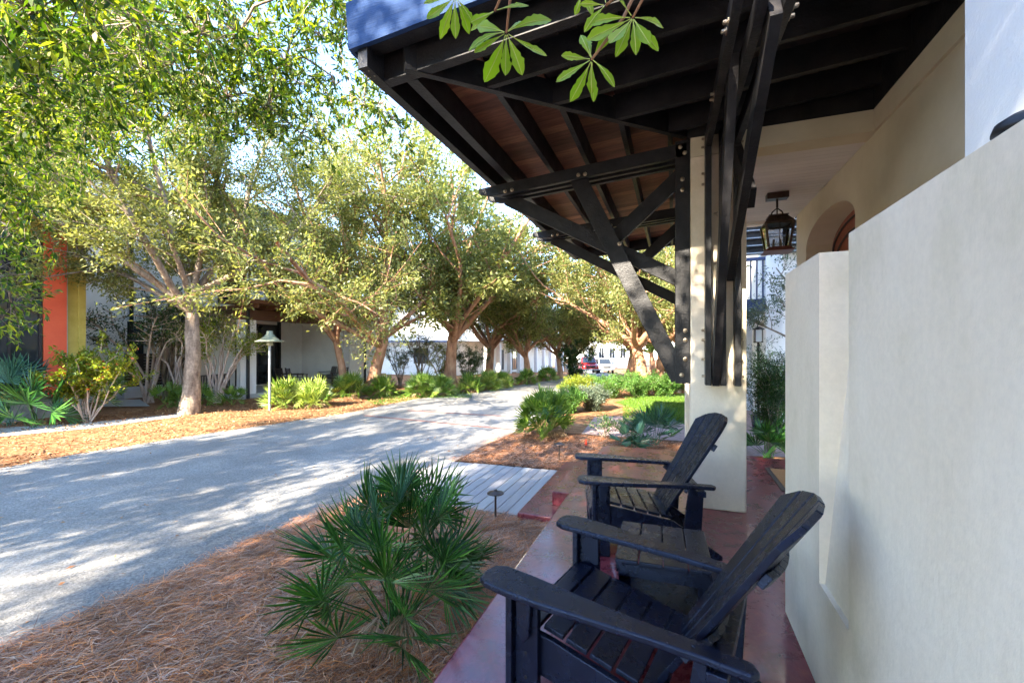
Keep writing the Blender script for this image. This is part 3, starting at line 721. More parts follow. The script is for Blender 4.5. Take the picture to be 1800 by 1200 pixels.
# --- yellow house, far left
X1 = -16.2; y75, y115, y148 = PX(75,X1), PX(115,X1), PX(149,X1)
hs = thing('yellow_house', 'yellow clapboard house with an orange red panel at the left edge', 'house')
mb = MB(); mb.box(X1-9, X1-.002, -6, y148-.002, .12, 8.4); mb.build('wall', yellow, hs)
mb = MB(); wall_siding(mb, X1, y115+.03, y148-.16, .13, 8.4); mb.build('siding', yellow, hs)
MB().box(X1-.05,X1+.06,y148-.16,y148,.13,8.4).build('corner_board', yellow, hs)
MB().box(X1,X1+.07,y75,y115,.13,5.4).build('panel', redp, hs)
MB().box(X1,X1+.05,y115,y115+.03,.13,5.4).build('trim', walkm, hs)
MB().box(X1-8.9,X1+.10,-6,y148+.06,-.5,.12).build('base', concrete, hs)
for a,b,c,d in ((y75-1.9,y75-.02,.35,4.5),(y75-5.5,y75-2.6,.35,4.5)): window(hs, X1, a, b, c, d, mull=2)
mb = MB(); mb.box(X1-9.2,X1+1.0,-6.3,y148+.9,8.4,8.62); mb.build('roof', yellow, hs)
mb = MB(); mb.box(X1+.001,X1+1.1,2.0,y148+.4,5.42,5.62); mb.box(X1+1.02,X1+1.1,2.0,y148+.4,5.62,5.75)
for k in range(12): mb.box(X1+1.03,X1+1.07,2.1+k*.5,2.14+k*.5,5.75,6.6)
mb.box(X1+1.0,X1+1.1,2.0,y148+.4,6.6,6.66); mb.build('balcony', yellow, hs)
# --- white house with the dark gate
X2 = -19.2
h2 = thing('white_house', 'white stucco house with black downpipes behind the dark trees at left', 'house')
MB().box(-30,-21.4,7.8,13.2,-.5,8.2).build('wall', stucco, h2)
mb = MB(); mb.box(-30.3,-21.0,7.6,13.4,8.2,8.45); mb.build('roof', iron, h2)
for px in (232,332):
    y = PX(px,-21.3); MB().tube([(-21.33,y,.9),(-21.33,y,8.2)],.07,8).build('downpipe', black, h2)
MB().beam((-21.35,PX(150,-21.3),5.2),(-21.35,PX(168,-21.3),5.9),.06,.12).build('gutter', black, h2)
window(h2,-21.4,11.3,12.3,.6,2.6,mull=1); window(h2,-21.4,8.6,9.8,4.2,5.8,mull=1)
gw = thing('garden_wall', 'low white garden wall holding the dark slatted gate panel', 'wall')
ya, yb, yc, yd = PX(150,X2), PX(218,X2), PX(302,X2), PX(330,X2)
zt2 = ZY(622,X2,yb); 
MB().box(X2-.2,X2,ya-1.2,yb,-.5,zt2).box(X2-.2,X2,yb,yc,-.5,.0).box(X2-.2,X2,yc,yd,-.5,zt2).build('wall', stucco, gw, bevel=.01)
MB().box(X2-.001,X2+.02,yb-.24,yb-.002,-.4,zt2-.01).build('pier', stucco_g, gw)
gp = thing('gate', 'dark brown slatted gate panel in the low white garden wall', 'gate'); gm = mat('dark_slats', (.035,.022,.018), (.06,.035,.028), 8, .6)
mb = MB(); z = .02
while z < zt2-.05: mb.box(X2-.06,X2-.01,yb+.02,yc-.02,z,z+.105); z += .115
mb.build('slats', gm, gp)
mb = MB(); mb.box(X2-.1,X2-.065,yb+.02,yb+.1,.02,zt2-.03).box(X2-.1,X2-.065,yc-.1,yc-.02,.02,zt2-.03).box(X2-.1,X2-.065,(yb+yc)/2-.04,(yb+yc)/2+.04,.02,zt2-.03); mb.build('frame', iron, gp)
mb = MB()
for z in (.2,.7,zt2-.2): mb.box(X2-.009,X2+.012,yb+.0,yb+.09,z,z+.07)
mb.each('hinge', galv, gp)
# --- house with porch
X3 = -15.0; yA, yB = PX(440,X3), PX(607,X3); zb, zt3 = -.25, 2.72
yw = PX(668,X3)
h3 = thing('porch_wing_house', 'white house with brown timber balcony over an open seating porch, behind the twin trunked oak', 'house')
MB().box(-26,-18.1,11.9,yw,-.6,7.6).build('wall', stucco, h3)
MB().box(-18.1,X3,yB+.3,yw,-.6,3.1).build('wall', stucco, h3)
MB().box(-18.09,X3-.02,yA-.3,yB+.3,-.6,zb).build('porch_floor', walkm, h3)
MB().box(-18.09,X3-.4,yA-.2,yB+.298,2.95,3.1).build('porch_ceiling', wood, h3)
MB().box(X3-.2,X3,yA-.4,yA+.25,zb+.003,2.55).build('column', stucco, h3)
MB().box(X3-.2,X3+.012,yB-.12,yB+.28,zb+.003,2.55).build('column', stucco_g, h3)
MB().box(X3-.25,X3+.05,yA-.5,yB+.4,2.56,2.94).build('beam', wood, h3)
MB().box(X3-.5,X3+.9,yA-.8,yw-.6,3.11,3.25).build('balcony_floor', wood, h3)
mb = MB()
for k in range(9): mb.box(X3-.3,X3+.86,yA-.4+k*.85,yA-.32+k*.85,2.95,3.105)
mb.each('joist', wood, h3)
mb = MB()
for k in range(7): mb.box(X3+.80,X3+.83,yA-.7,yw-.7,3.36+k*.13,3.38+k*.13)
k = yA-.7
while k < yw-.6: mb.box(X3+.79,X3+.84,k,k+.05,3.25,4.22); k += 1.1
mb.box(X3+.77,X3+.86,yA-.75,yw-.65,4.22,4.27)
for k in range(7): mb.box(X3-.45,X3+.80,yw-.72,yw-.70,3.36+k*.13,3.38+k*.13)
mb.build('railing', iron, h3)
y0, y1 = PX(447,-18.05), PX(488,-18.05)
window(h3,-18.09,y0-.9,y1,zb+.05,2.6,mull=1)
MB().box(-18.08,-17.96,y1,y1+.12,zb,2.9).build('post', black, h3)
MB().tube([(X3+.06,PX(640,X3),-.5),(X3+.06,PX(640,X3),3.1)],.06,8).build('downpipe', black, h3)
MB().tube([(X3+.06,PX(434,X3),-.4),(X3+.06,PX(434,X3),3.0)],.06,8).build('downpipe', black, h3)
for y in (12.8,15.2,18.0): window(h3,-18.1,y,y+1.3,3.4,5.6,mull=1)
mb = MB(); mb.box(-26.4,-17.4,11.5,yw+.5,7.6,7.85); mb.build('roof', iron, h3)
MB().box(-26,-18.101,11.3,11.9,-.6,5.0).build('side_wall', stucco_p, h3) if False else None
# recess wall with pot and bench between the two houses
rw = thing('courtyard_wall', 'pinkish tan courtyard wall beside the porch of the white house', 'wall')
MB().box(-17.6,-17.4,10.4,11.85,-.6,2.6).build('wall', stucco_p, rw)
MB().box(-17.7,-17.35,10.38,11.87,2.6,2.68).build('coping', stucco, rw)
pt = thing('planter_pot', 'round grey planter pot behind the pale trunked shrub', 'pot', (G(400,698).x-.0,G(400,698).y,gz(11)))
MB().lathe((0,0,0),[(.16,0),(.24,.1),(.28,.3),(.27,.42),(.24,.42),(.22,.36)],20).build('pot', concrete, pt, smooth=True)
bn = thing('garden_bench', 'dark slatted garden bench behind the trunk of the big oak', 'bench', G(372,703), R(5))
mb = MB()
for k in range(12): mb.box(.2,.23,-.6+k*.1,-.545+k*.1,.45,.9)
mb.box(.19,.24,-.65,.62,.9,.95); mb.build('backrest', gm, bn)
mb = MB()
for k in range(4): mb.box(-.25+k*.115,-.15+k*.115,-.62,.6,.42,.45)
mb.build('seat', gm, bn)
for a in (-.22,.19):
    for b in (-.6,.54): MB().box(a,a+.05,b,b+.05,0,.42).build('leg', gm, bn)
# patio furniture
cush = mat('grey_cushion', (.10,.10,.12), (.14,.14,.16), 8, .9)
def patio_chair(label, loc, rz):
    t = thing('patio_chair', label, 'chair', loc, rz, 'patio chairs on the porch across the road'); mb = MB()
    for k in range(6): mb.beam((-.30-.025*k,-.29,.40+k*.08),(-.30-.025*k,.29,.40+k*.08),.02,.055,(1,0,0))
    mb.build('backrest', gm, t); mb = MB()
    for k in range(6): mb.box(-.3+k*.1,-.215+k*.1,-.29,.29,.33,.355)
    mb.build('seat', gm, t)
    for s in (-.31,.31):
        MB().beam((-.30,s,0),(-.44,s,.86),.04,.05).build('leg', gm, t); MB().beam((.28,s,0),(.28,s,.56),.04,.05).build('leg', gm, t); MB().box(-.38,.32,s-.03,s+.03,.56,.59).build('armrest', gm, t)
    MB().box(-.28,.3,-.27,.27,.356,.44).build('cushion', cush, t, bevel=.02)
    return t
c1 = D(506,675,19.6); c1.z = zb
patio_chair('dark patio armchair seen from behind, leftmost on the far porch', c1, R(75))
c2 = D(524,675,19.2); c2.z = zb
patio_chair('dark patio armchair seen from behind, second on the far porch', c2, R(62))
c3 = D(584,668,21.0); c3.z = zb
sf = thing('patio_loveseat', 'slatted dark loveseat with striped back cushions on the far porch', 'sofa', c3, R(-110)); mb = MB()
for k in range(6): mb.beam((-.34-.02*k,-.62,.36+k*.08),(-.34-.02*k,.62,.36+k*.08),.02,.05,(1,0,0))
mb.build('backrest', gm, sf); MB().box(-.34,.36,-.62,.62,.28,.33).build('seat', gm, sf); MB().box(-.3,.36,-.6,.6,.332,.44).build('cushion', cush, sf, bevel=.02)
stripe = bpy.data.materials.new('striped_fabric'); stripe.use_nodes = True
wv = nd(stripe.node_tree,'TexWave', Scale=5.5, bands_direction='Y'); tc = nd(stripe.node_tree,'TexCoord'); stripe.node_tree.links.new(tc.outputs['Object'], wv.inputs[0])
cr = nd(stripe.node_tree,'ValToRGB'); cr.color_ramp.elements[0].position=.6; cr.color_ramp.elements[0].color=(.02,.02,.025,1); cr.color_ramp.elements[1].position=.68; cr.color_ramp.elements[1].color=(.4,.38,.34,1)
stripe.node_tree.links.new(wv.outputs[0], cr.inputs[0]); stripe.node_tree.links.new(cr.outputs[0], stripe.node_tree.nodes['Principled BSDF'].inputs['Base Color'])
for s in (-.3,.3): MB().ob((-.27,s,.64),(.06,0,.0),(0,.28,0),(-.05,0,.2)).build('pillow', stripe, sf, bevel=.04)
for s in (-.66,.66):
    MB().beam((-.34,s,0),(-.46,s,.82),.04,.05).build('leg', gm, sf); MB().beam((.34,s,0),(.34,s,.55),.04,.05).build('leg', gm, sf); MB().box(-.42,.38,s-.03,s+.03,.55,.58).build('armrest', gm, sf)
c4 = D(557,672,20.0); c4.z = zb
ct = thing('coffee_table', 'small low grey table between the patio chairs and the loveseat', 'table', c4, R(70))
MB().box(-.35,.35,-.3,.3,.30,.34).build('tabletop', gm, ct)
for a in (-.3,.25):
    for b in (-.26,.21): MB().box(a,a+.05,b,b+.05,0,.299).build('leg', gm, ct)
# garden lamp
lp = thing('garden_lamp', 'tall galvanised garden lamp with a conical verdigris hood behind the sunny palmettos', 'lamp', G(474,722))
MB().tube([(0,0,-.05),(0,0,2.02)],.038,10).build('post', galv, lp)
MB().lathe((0,0,1.98),[(.045,0),(.10,.01),(.085,.12),(.06,.13)],16).build('socket', verd, lp, smooth=True)
MB().lathe((0,0,2.10),[(.40,0),(.405,.012),(.26,.07),(.16,.16),(.095,.24),(.09,.32),(.05,.335)],28).build('hood', verd, lp, smooth=True)
# --- white garage
Yg = 29.0; xa, xb = D(668,600,34).x, D(812,600,34).x
h4 = thing('white_garage', 'low white garage with a pale metal roof behind the grey green trees', 'garage'); g4 = gz(Yg)
MB().box(xa,xb,Yg,Yg+6,g4-.3,ZY(600,xa*.5+xb*.5,Yg)).build('wall', stucco, h4)
zr = ZY(599,(xa+xb)/2,Yg); xm = (xa+xb)/2
metalroof = mat('pale_metal_roof', (.55,.60,.66), (.62,.67,.72), 5, .35, metal=.3)
MB().add([(xa-.3,Yg-.4,zr),(xb+.3,Yg-.4,zr),(xb-.9,Yg+2.6,zr+1.3),(xa+.9,Yg+2.6,zr+1.3),(xa-.3,Yg+6.3,zr),(xb+.3,Yg+6.3,zr)],[(0,1,2,3),(3,2,5,4),(0,3,4),(1,5,2),(0,4,5,1)]).build('roof', metalroof, h4)
MB().box(xa-.3,xb+.3,Yg-.45,Yg-.401,zr-.12,zr+.02).build('gutter', mat('gutter_blue',(.12,.17,.3)), h4)
window(h4, Yg, xa+2.6, xa+3.9, g4+.9, g4+2.1, n=(0,-1,0), mull=1)
# --- colonnade house
X5 = -14.2
h5 = thing('colonnade_house', 'tall white house with a row of square porch columns down the road', 'house'); yq = 32.0
zc_ = ZY(600,X5,33)
MB().box(-24,X5-2.6,30.5,62,-2,9.0).build('wall', stucco, h5)
MB().box(X5-2.6,X5+.3,yq-.6,61,zc_,zc_+.35).build('porch_roof', stucco, h5)
MB().box(X5-2.599,X5-.6,yq-.3,60.9,zc_+.36,6.8).build('upper_wall', stucco, h5)
k = yq
while k < 60: MB().box(X5-.2,X5+.15,k,k+.38,gz(k)-.2,zc_-.003).build('column', stucco, h5); k += 3.0 if k > 40 else 2.6
for k in (34,37.5,41,45,49,53): window(h5, X5-2.6, k, k+1.4, gz(k)+.2, gz(k)+2.3, mull=1)
for k in (33.5,37.5,41,45,49,53): window(h5, X5-.6, k, k+1.3, 3.2, 5.0, mull=1)
for xx in (-17.6,-16.0): window(h5, yq-.3, xx, xx+.9, 3.0, 4.8, n=(0,-1,0), mull=1)
mb = MB()
for k in range(9): mb.box(X5+.24,X5+.27,yq-.5,58,zc_+.5+k*.11,zc_+.52+k*.11); 
for k in range(9): mb.box(X5-2.5,X5+.24,yq-.56,yq-.53,zc_+.5+k*.11,zc_+.52+k*.11)
mb.box(X5-2.5,X5+.3,yq-.58,yq-.52,zc_+1.46,zc_+1.52); mb.build('railing', galv, h5)
wl = thing('wall_lantern', 'small black wall lantern under the colonnade porch', 'lantern', (X5-2.5, 33.0, 1.0)); MB().box(-.1,.2,-.13,.13,-.28,.28).add([],[]).build('body', iron, wl)
MB().box(-.1,.24,-.17,.17,.281,.33).build('cap', iron, wl)
# --- white tower house at the end
h6 = thing('end_house', 'bright white three storey house closing the far end of the road', 'house')
p6 = D(1078,640,78)
MB().box(p6.x-5.5,p6.x+3.2,p6.y,p6.y+9,-3,5.6).build('wall', stucco, h6); MB().box(p6.x-3,p6.x+2.2,p6.y+.5,p6.y+8.5,5.6,7.2).build('wall', stucco, h6)
for a in (-4.5,-2.6,-.7,1.2):
    for z in (-.4,2.6): window(h6, p6.y, p6.x+a, p6.x+a+1.0, z, z+1.9, n=(0,-1,0), fr=stucco_g)
MB().box(p6.x-5.8,p6.x+3.5,p6.y-.3,p6.y+9.2,5.6,5.8).build('roof', stucco_g, h6)
# --- far houses flanking on the right side of the road (seen through the trees)
h8 = thing('far_right_house', 'pale house behind the right hand trees down the road', 'house')
MB().box(1.0,12,36,56,-2,7.5).build('wall', stucco, h8); MB().box(.6,12.4,35.6,56.4,7.5,7.8).build('roof', iron, h8)
for k in (38,42,46,50): window(h8, 0, 0, 0.1, 0, .1) if False else None
for a in (2,5,8): window(h8, 36, a, a+1.2, 0.2, 2.2, n=(0,-1,0))
# --- neighbour on the right, seen between column and wall
h7 = thing('blue_balcony_house', 'neighbouring white house with a dark blue balcony seen between column and screen wall', 'house'); Y7 = 11.0
xc0, xc1 = D(1345,600,9.7).x, D(1376,600,9.7).x
def XY(px, Y): r=(px-900)/F; return Y*(r*CT-ST)/(CT+r*ST)
xl, xr = XY(1346,Y7), XY(1376,Y7)
MB().box(xl,xr,Y7,Y7+.5,-.5,5.2).build('column', stucco, h7)
MB().box(xr,xr+5,Y7+.25,Y7+8,-.5,7).build('wall', stucco, h7)
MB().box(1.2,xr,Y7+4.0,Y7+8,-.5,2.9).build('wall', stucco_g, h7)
zf = ZY(548,1.5,Y7)
blue = mat('blue_timber', (.02,.035,.09), (.03,.05,.12), 6, .4)
MB().box(.9,xl-.003,Y7+.0,Y7+4,zf,zf+.28).build('balcony_floor', blue, h7)
mb = MB(); k = .9
while k < xl: mb.box(k,k+.03,Y7+.03,Y7+.06,zf+.28,zf+1.15); k += .12
mb.box(.9,xl-.003,Y7+.0,Y7+.09,zf+1.15,zf+1.22); mb.build('railing', blue, h7)
zl0, zl1 = ZY(447,1.5,Y7), ZY(380,1.5,Y7)
mb = MB(); z = zl0
MB().box(.8,xr+4,Y7+.1,Y7+.2,zl0,zl1+1.2).build('louvre_backing', black, h7)
while z < zl1+1.2: mb.box(.8,xr+4,Y7-.02,Y7+.1,z,z+.022); z += .17
mb.build('louvre', galv, h7)
lq = D(1333,590,9.3); l7 = thing('post_lantern', 'small square lantern on a post among the shrubs beyond the column', 'lantern', (lq.x,lq.y,0))
MB().tube([(0,0,-.4),(0,0,lq.z-.15)],.025,8).build('post', iron, l7)
mb = MB()
for a in (-.07,.07):
    for b in (-.07,.07): mb.box(a-.008,a+.008,b-.008,b+.008,lq.z-.13,lq.z+.13)
mb.build('frame', iron, l7); MB().lathe((0,0,lq.z+.13),[(.12,0),(.12,.015),(.03,.07)],4).build('cap', iron, l7); MB().lathe((0,0,lq.z-.15),[(.09,0),(.10,.02)],4).build('base', iron, l7)
MB().box(-.055,.055,-.055,.055,lq.z-.12,lq.z+.12).build('pane', mat('frosted_glass',(.6,.65,.7),rough=.2), l7)
pq = G(1345,772,-.4); pot = thing('blue_glazed_pot', 'dark blue glazed pot among the shrubs beyond the column', 'pot', pq)
MB().lathe((0,0,0),[(.14,0),(.17,.02),(.24,.25),(.27,.5),(.25,.52),(.22,.5),(.2,.4)],24).build('pot', mat('blue_glaze',(.015,.01,.05),rough=.2), pot, smooth=True)
# picket fence at right
fc = thing('picket_fence', 'low white picket fence behind the shrubs at right', 'fence')
p0 = G(1172,688); p1 = G(1232,693); d = (p1-p0); n = 22; mb = MB()
for k in range(n+1):
    p = p0+d*k/n; mb.box(p.x-.03,p.x+.03,p.y-.01,p.y+.01,p.z,p.z+.8)
mb.build('pickets', stucco, fc)
for z in (.25,.72): MB().beam(p0+Vector((0,.03,z)),p1+Vector((0,.03,z)),.03,.06,(0,0,1)).build('rail', stucco, fc)
# ================================================================== CARS
def car(label, loc, rz, paint, name='parked_car'):
    t = thing(name, label, 'car', loc, rz, 'cars parked down the road')
    mb = MB(); pr = [(-2.1,.45),(-2.15,.8),(-2.08,1.0),(-.9,1.08),(2.0,1.05),(2.15,.95),(2.18,.45)]
    # x = forward negative? front is +x
    side = [(2.12,.42),(2.18,.6),(2.12,.95),(1.1,1.08),(-2.0,1.08),(-2.1,.9),(-2.12,.45)]
    mb.prism([(x,-.88,z) for x,z in side],(0,1.76,0)); mb.build('body', paint, t, bevel=.07)
    mb = MB(); a=[(1.05,-.80,1.06),(1.05,.80,1.06),(-1.95,.80,1.06),(-1.95,-.80,1.06),(.45,-.66,1.74),(.45,.66,1.74),(-1.8,.66,1.74),(-1.8,-.66,1.74)]
    mb.add(a,[(3,2,1,0),(4,5,6,7),(0,1,5,4),(1,2,6,5),(2,3,7,6),(3,0,4,7)]); mb.build('cabin', paint, t, bevel=.05)
    g = [Vector(q) for q in ((1.02,-.70,1.13),(1.02,.70,1.13),(.52,.60,1.66),(.52,-.60,1.66))]; off = Vector((.05,0,.03))
    MB().prism([q+off for q in g],(.01,0,.006)).build('windscreen', glass, t)
    for s in (-1,1):
        MB().prism([(.85,s*.795,1.14),(.42,s*.70,1.64),(-1.7,s*.70,1.64),(-1.8,s*.795,1.14)],(0,s*.02,0)).build('side_window', glass, t)
        MB().lathe((2.13,s*.62,.80),[(.10,0),(.09,.03),(.05,.05)],14,(1,0,0)).build('headlight', galv, t)
        MB().box(.75,.9,s*.95-.1,s*.95+.1,1.10,1.25).build('mirror', black, t, bevel=.02)
        for x in (1.35,-1.35):
            wq = MB().lathe((x,s*.78,.36),[(.36,-.11),(.37,-.06),(.37,.06),(.36,.11)],24,(0,s,0)).build('tyre', black, t); MB().lathe((x,s*.86,.36),[(.21,0),(.20,.035),(.05,.04)],16,(0,s,0)).build('rim', galv, wq)
    MB().box(2.16,2.20,-.45,.45,.68,.90).build('grille', black, t); MB().box(2.14,2.28,-.88,.88,.44,.58).build('bumper', galv, t, bevel=.03)
    MB().box(2.281,2.285,-.18,.18,.46,.56).build('number_plate', stucco, t)
    MB().beam((-1.6,-.55,1.80),(.3,-.55,1.80),.04,.04).beam((-1.6,.55,1.80),(.3,.55,1.80),.04,.04).each('roof_rail', black, t)
    return t
pred = mat('red_paint', (.45,.02,.015), rough=.25, coat=.6); psil = mat('pale_paint', (.45,.47,.50), rough=.3, coat=.6)
pc = D(1033,661,46); car('red off road car parked at the far end of the road, front facing us', (pc.x,pc.y,gz(pc.y)), R(-72), pred)
pc = D(1061,658,52); car('pale silver car parked just behind the red one', (pc.x,pc.y,gz(pc.y)), R(-72), psil)

# ================================================================== TREES
g = G(332,727)
tree('big live oak with a thick mottled trunk in the leaf litter beside the sidewalk', g, 11, 10.6, .22, 3.5, 9, 1.45, 115, .105, .045, L_oak2, barkg, lean=(.10,.02), nb=11, nt_=9)
g = G(650,694)
tree('twin trunked live oak with orange bark, in front of the white house porch', g, 23, 13.0, .27, 2.4, 9, 1.4, 105, .11, .05, L_oak2, barkr, nb=10, nt_=8, lean=(.12,.10),
     extra=dict(seed=29, H=9.5, r0=.17, fork=2.6, nl=6, spread=1.3, nb=8, nt_=7, lean=(-.22,-.05), base=(-.75,-.45,0)))
g = G(930,672)
tA = tree('live oak with low spreading fork beside the colonnade', g, 31, 8.4, .2, 1.7, 8, 1.4, 90, .13, .06, L_oak2, barkr, nb=9, nt_=7, lean=(-.05,.0))
g = G(1133,690)
tB = tree('leaning live oak with orange bark on the right side of the road', G(1133,694), 47, 8.8, .27, 2.4, 8, 1.35, 75, .12, .055, L_oak2, barkr, nb=9, nt_=7, lean=(-.12,.0))
for lab, px, py, src, s, rz in [
    ('slim live oak just right of the leaning oak', 1158, 692, tB, .8, 2.1),
    ('live oak behind and left of the leaning oak, farther down the road', 1112, 676, tB, .95, 4.0),
    ('live oak far down the left side, past the colonnade fork', 985, 663, tA, 1.1, 1.2),
    ('live oak behind the parked cars at the left side', 1003, 659, tA, 1.0, 3.3),
    ('live oak filling the gap between garage and colonnade', 860, 672, tA, 1.3, 5.0),
    ('live oak crowding the road just past the twin trunked oak', 790, 682, tA, 1.55, 2.7),
    ('live oak at the right behind the picket fence', 1210, 690, tB, 1.0, .9)]:
    dup(src, G(px,py), rz, lab, s)
for lab, x, y, src, s, rz in [
    ('live oak on the far right side, beyond the picket fence', 1.0, 27, tB, 1.05, 3.6),
    ('live oak down the right side past the leaning one', -3.2, 34, tA, 1.15, 2.9),
    ('tall oak behind the white house with the gate', -26, 17, tA, 1.5, 1.4),
    ('tall oak behind the porch wing house', -27, 28, tA, 1.5, 3.9),
    ('distant oak to the right of the end house', 2.5, 62, tB, 1.3, 1.0),
    ('distant oak on the left beyond the colonnade', -14.5, 64, tA, 1.25, 2.0),
    ('distant oak in front of the end house on its left', -17, 70, tA, 1.2, 4.4),
    ('distant oak behind the far right house', -2.0, 46, tB, 1.1, 5.2),
    ('tall oak behind the white garage', -20, 38, tA, 1.35, .4)]:
    dup(src, (x,y,gz(y)), rz, lab, s)
# street trees behind the camera: they shade the porch and the road
tC = tree('large live oak behind the camera that shades the porch', (-3.8,-6.5,-.42), 61, 9.4, .26, 2.8, 9, 1.35, 34, .15, .07, L_oak, barkg, nb=9, nt_=8)
for lab, x, y, s, rz in [('live oak added out of view behind the camera, filling the gap between the two shading the road', -7.4, -9.5, .72, .6),('live oak behind the camera at the road edge, shading the near road', -9.6,-5.2,1.05,1.3),  # first oak is added unseen, its crown blocks a sun patch
                         ('live oak behind the camera next to the house, shading the porch floor', -1.2,-4.4,.85,3.9),('live oak added out of view behind the camera to keep sun off the house wall', -.6,-8.0,1.05,5.6)]:  # last oak is added unseen to shade the house wall
    dup(tC, (x,y,-.42), rz, lab, s)
# ---- overhanging oak close to the camera (foreground foliage, top left)
veinm = mat('leaf_vein', (.40,.48,.10))
def overhang():
    t = thing('overhanging_oak', 'close overhanging oak boughs across the top left, with leafy sprigs hanging before the roof', 'tree', (0,0,0))
    rs = np.random.RandomState(5); twigs=[]; tubes=[]
    trunk = [Vector((-3.3,-1.4,-.45)),Vector((-3.25,-1.3,1.2)),Vector((-3.1,-1.0,2.6)),Vector((-2.9,-.5,3.9))]
    tubes.append((trunk,[.20,.16,.14,.11],12))
    cl = [(-40,40,2.6,.45),(60,20,2.3,.4),(150,-10,2.4,.4),(240,40,3.0,.45),(250,120,3.4,.42),(330,140,3.8,.42),(400,170,4.0,.42),(470,190,4.2,.38),(530,235,4.3,.30),(150,110,3.4,.5),(60,120,3.0,.5),(350,60,3.5,.45),
          (420,60,3.6,.4),(500,110,4.2,.4),(560,60,4.4,.38),(590,150,4.6,.30),(640,190,4.4,.26),(690,210,4.3,.20),(560,-20,3.4,.4),(-30,200,3.0,.5),(40,220,4.0,.4),(-20,330,3.2,.35),(20,400,4.2,.35),(-30,500,3.8,.35),(60,300,4.4,.4),
          (620,50,3.8,.25),(660,120,4.2,.22),(150,220,4.6,.4),(100,-60,3.5,.5),(250,-80,3.6,.5),(380,-60,3.8,.5),(480,-80,3.8,.45),(300,60,4.8,.55),(180,150,5.4,.55),(90,260,5.6,.5),(440,100,5.2,.5),(540,150,5.6,.4),(-40,100,4.6,.6),(30,60,5.2,.6),(200,40,5.4,.6),(360,200,5.4,.4),(-60,420,4.6,.5),(600,-60,4,.4),(250,230,4.8,.35),(20,540,4.4,.25)]
    cl.sort(key=lambda q: (D(q[0],q[1],q[2])-trunk[3]).length); nodes=[trunk[3]]
    for px,py,d,r in cl:
        c = D(px,py,d); root = min(nodes, key=lambda q: (q-c).length+.25*(q-trunk[3]).length); nodes.append(c)
        rr = .035 if root is trunk[3] else .014
        m1 = root.lerp(c,.35)+Vector((rs.normal(0,.06),rs.normal(0,.06),.10)); m2 = root.lerp(c,.7)+Vector((rs.normal(0,.08),rs.normal(0,.08),.10))
        tubes.append(([root,m1,m2,c],[rr,rr*.8,rr*.6,.006],5))
        for k in range(int(44*(r/.4)**2)+6):
            v = rs.normal(0,1,3); v/=np.linalg.norm(v); p = np.array(c)+v*r*rs.random()**.5; dd = rs.normal(0,.7,3); dd[2]-=.45; dd/=np.linalg.norm(dd)
            q = p+dd*rs.uniform(.12,.26); tubes.append(([p,q],[.0028,.0014],3)); twigs.append((p,q))
            if k%3==0: tubes.append(([c,c.lerp(Vector(p),.5)+Vector((0,0,.03)),p],[.006,.004,.0028],3))
    tubes_obj('trunk', tubes, barkg, t)
    P, Dr, Nn = twig_leaves(rs, twigs, 13, .012, .25)
    leafset('crown', P, Dr, Nn, rs.uniform(.035,.10,len(P)), rs.uniform(.013,.028,len(P)), L_near, t, 'e')
    # lobed sprigs
    def sprig(px, py, d, up, L0, nleaf, seed, dirs=None):
        r = np.random.RandomState(seed); c = D(px,py,d); right = Vector((CT,ST,0)); fw = Vector((-ST,CT,0)); zz = Vector((0,0,1))
        mb = MB(); top = D(up[0],up[1],d)
        mb.tube([c, c.lerp(top,.5)+right*.01, top],[.0022,.003,.004],6); mb.build('sprig_twig', barkr, t, smooth=True)
        B=MB(); V_=MB()
        for k in range(nleaf):
            a = dirs[k] if dirs else r.uniform(0,360); a = R(a+r.uniform(-8,8)); dr = (right*math.cos(a)+zz*math.sin(a)+fw*r.uniform(-.45,.45)).normalized()
            nn = (fw*-1+right*r.uniform(-.5,.5)+zz*r.uniform(-.3,.6)).normalized(); s = dr.cross(nn).normalized(); nn = s.cross(dr)
            L1 = L0*r.uniform(.75,1.1); W = L1*r.uniform(.28,.38)
            prof = [(0,.02),(.12,.03),(.25,.14),(.4,.26),(.52,.38),(.60,.36),(.68,.50),(.76,.46),(.82,.42),(.90,.28),(.96,.16),(1,.0)]
            cu = r.uniform(-.1,.5); rowsL=[]
            vs=[]
            for u_,w_ in prof:
                w2 = w_*r.uniform(.9,1.1); b = -cu*L1*u_*u_; m_ = c+dr*(u_*L1+.004)+nn*b
                vs += [m_-s*W*w2+nn*W*.10*w2*2, m_, m_+s*W*w2+nn*W*.10*w2*2]
            fs=[]
            for q in range(len(prof)-1): o=3*q; fs += [(o,o+1,o+4,o+3),(o+1,o+2,o+5,o+4)]
            B.add(vs,fs); V_.tube([Vector(v)+nn*.0004 for v in vs[1::3]],[.0009]*8+[.0006]*4,4)
        sp = B.build('sprig', L_spr, t); V_.build('leaf_veins', veinm, sp)
    sprig(890,58,.78,(884,-60),.078,9,1,[205,250,275,300,20,150,340,60,190])
    sprig(870,20,.76,(884,-60),.06,3,8,[190,225,20])
    sprig(1040,105,.74,(1130,-40),.062,9,2,[190,120,250,285,310,60,95,215,270])
    sprig(1112,32,.72,(1150,-80),.072,9,3,[200,250,275,165,300,0,330,230,130])
    sprig(1065,10,.74,(1150,-80),.05,3,9,[180,220,100])
    sprig(800,-5,.8,(830,-80),.062,6,4,[240,215,270,300,320,190])
    sprig(1022,-10,.8,(1040,-80),.045,2,6,[250,290])
    return t
overhang()
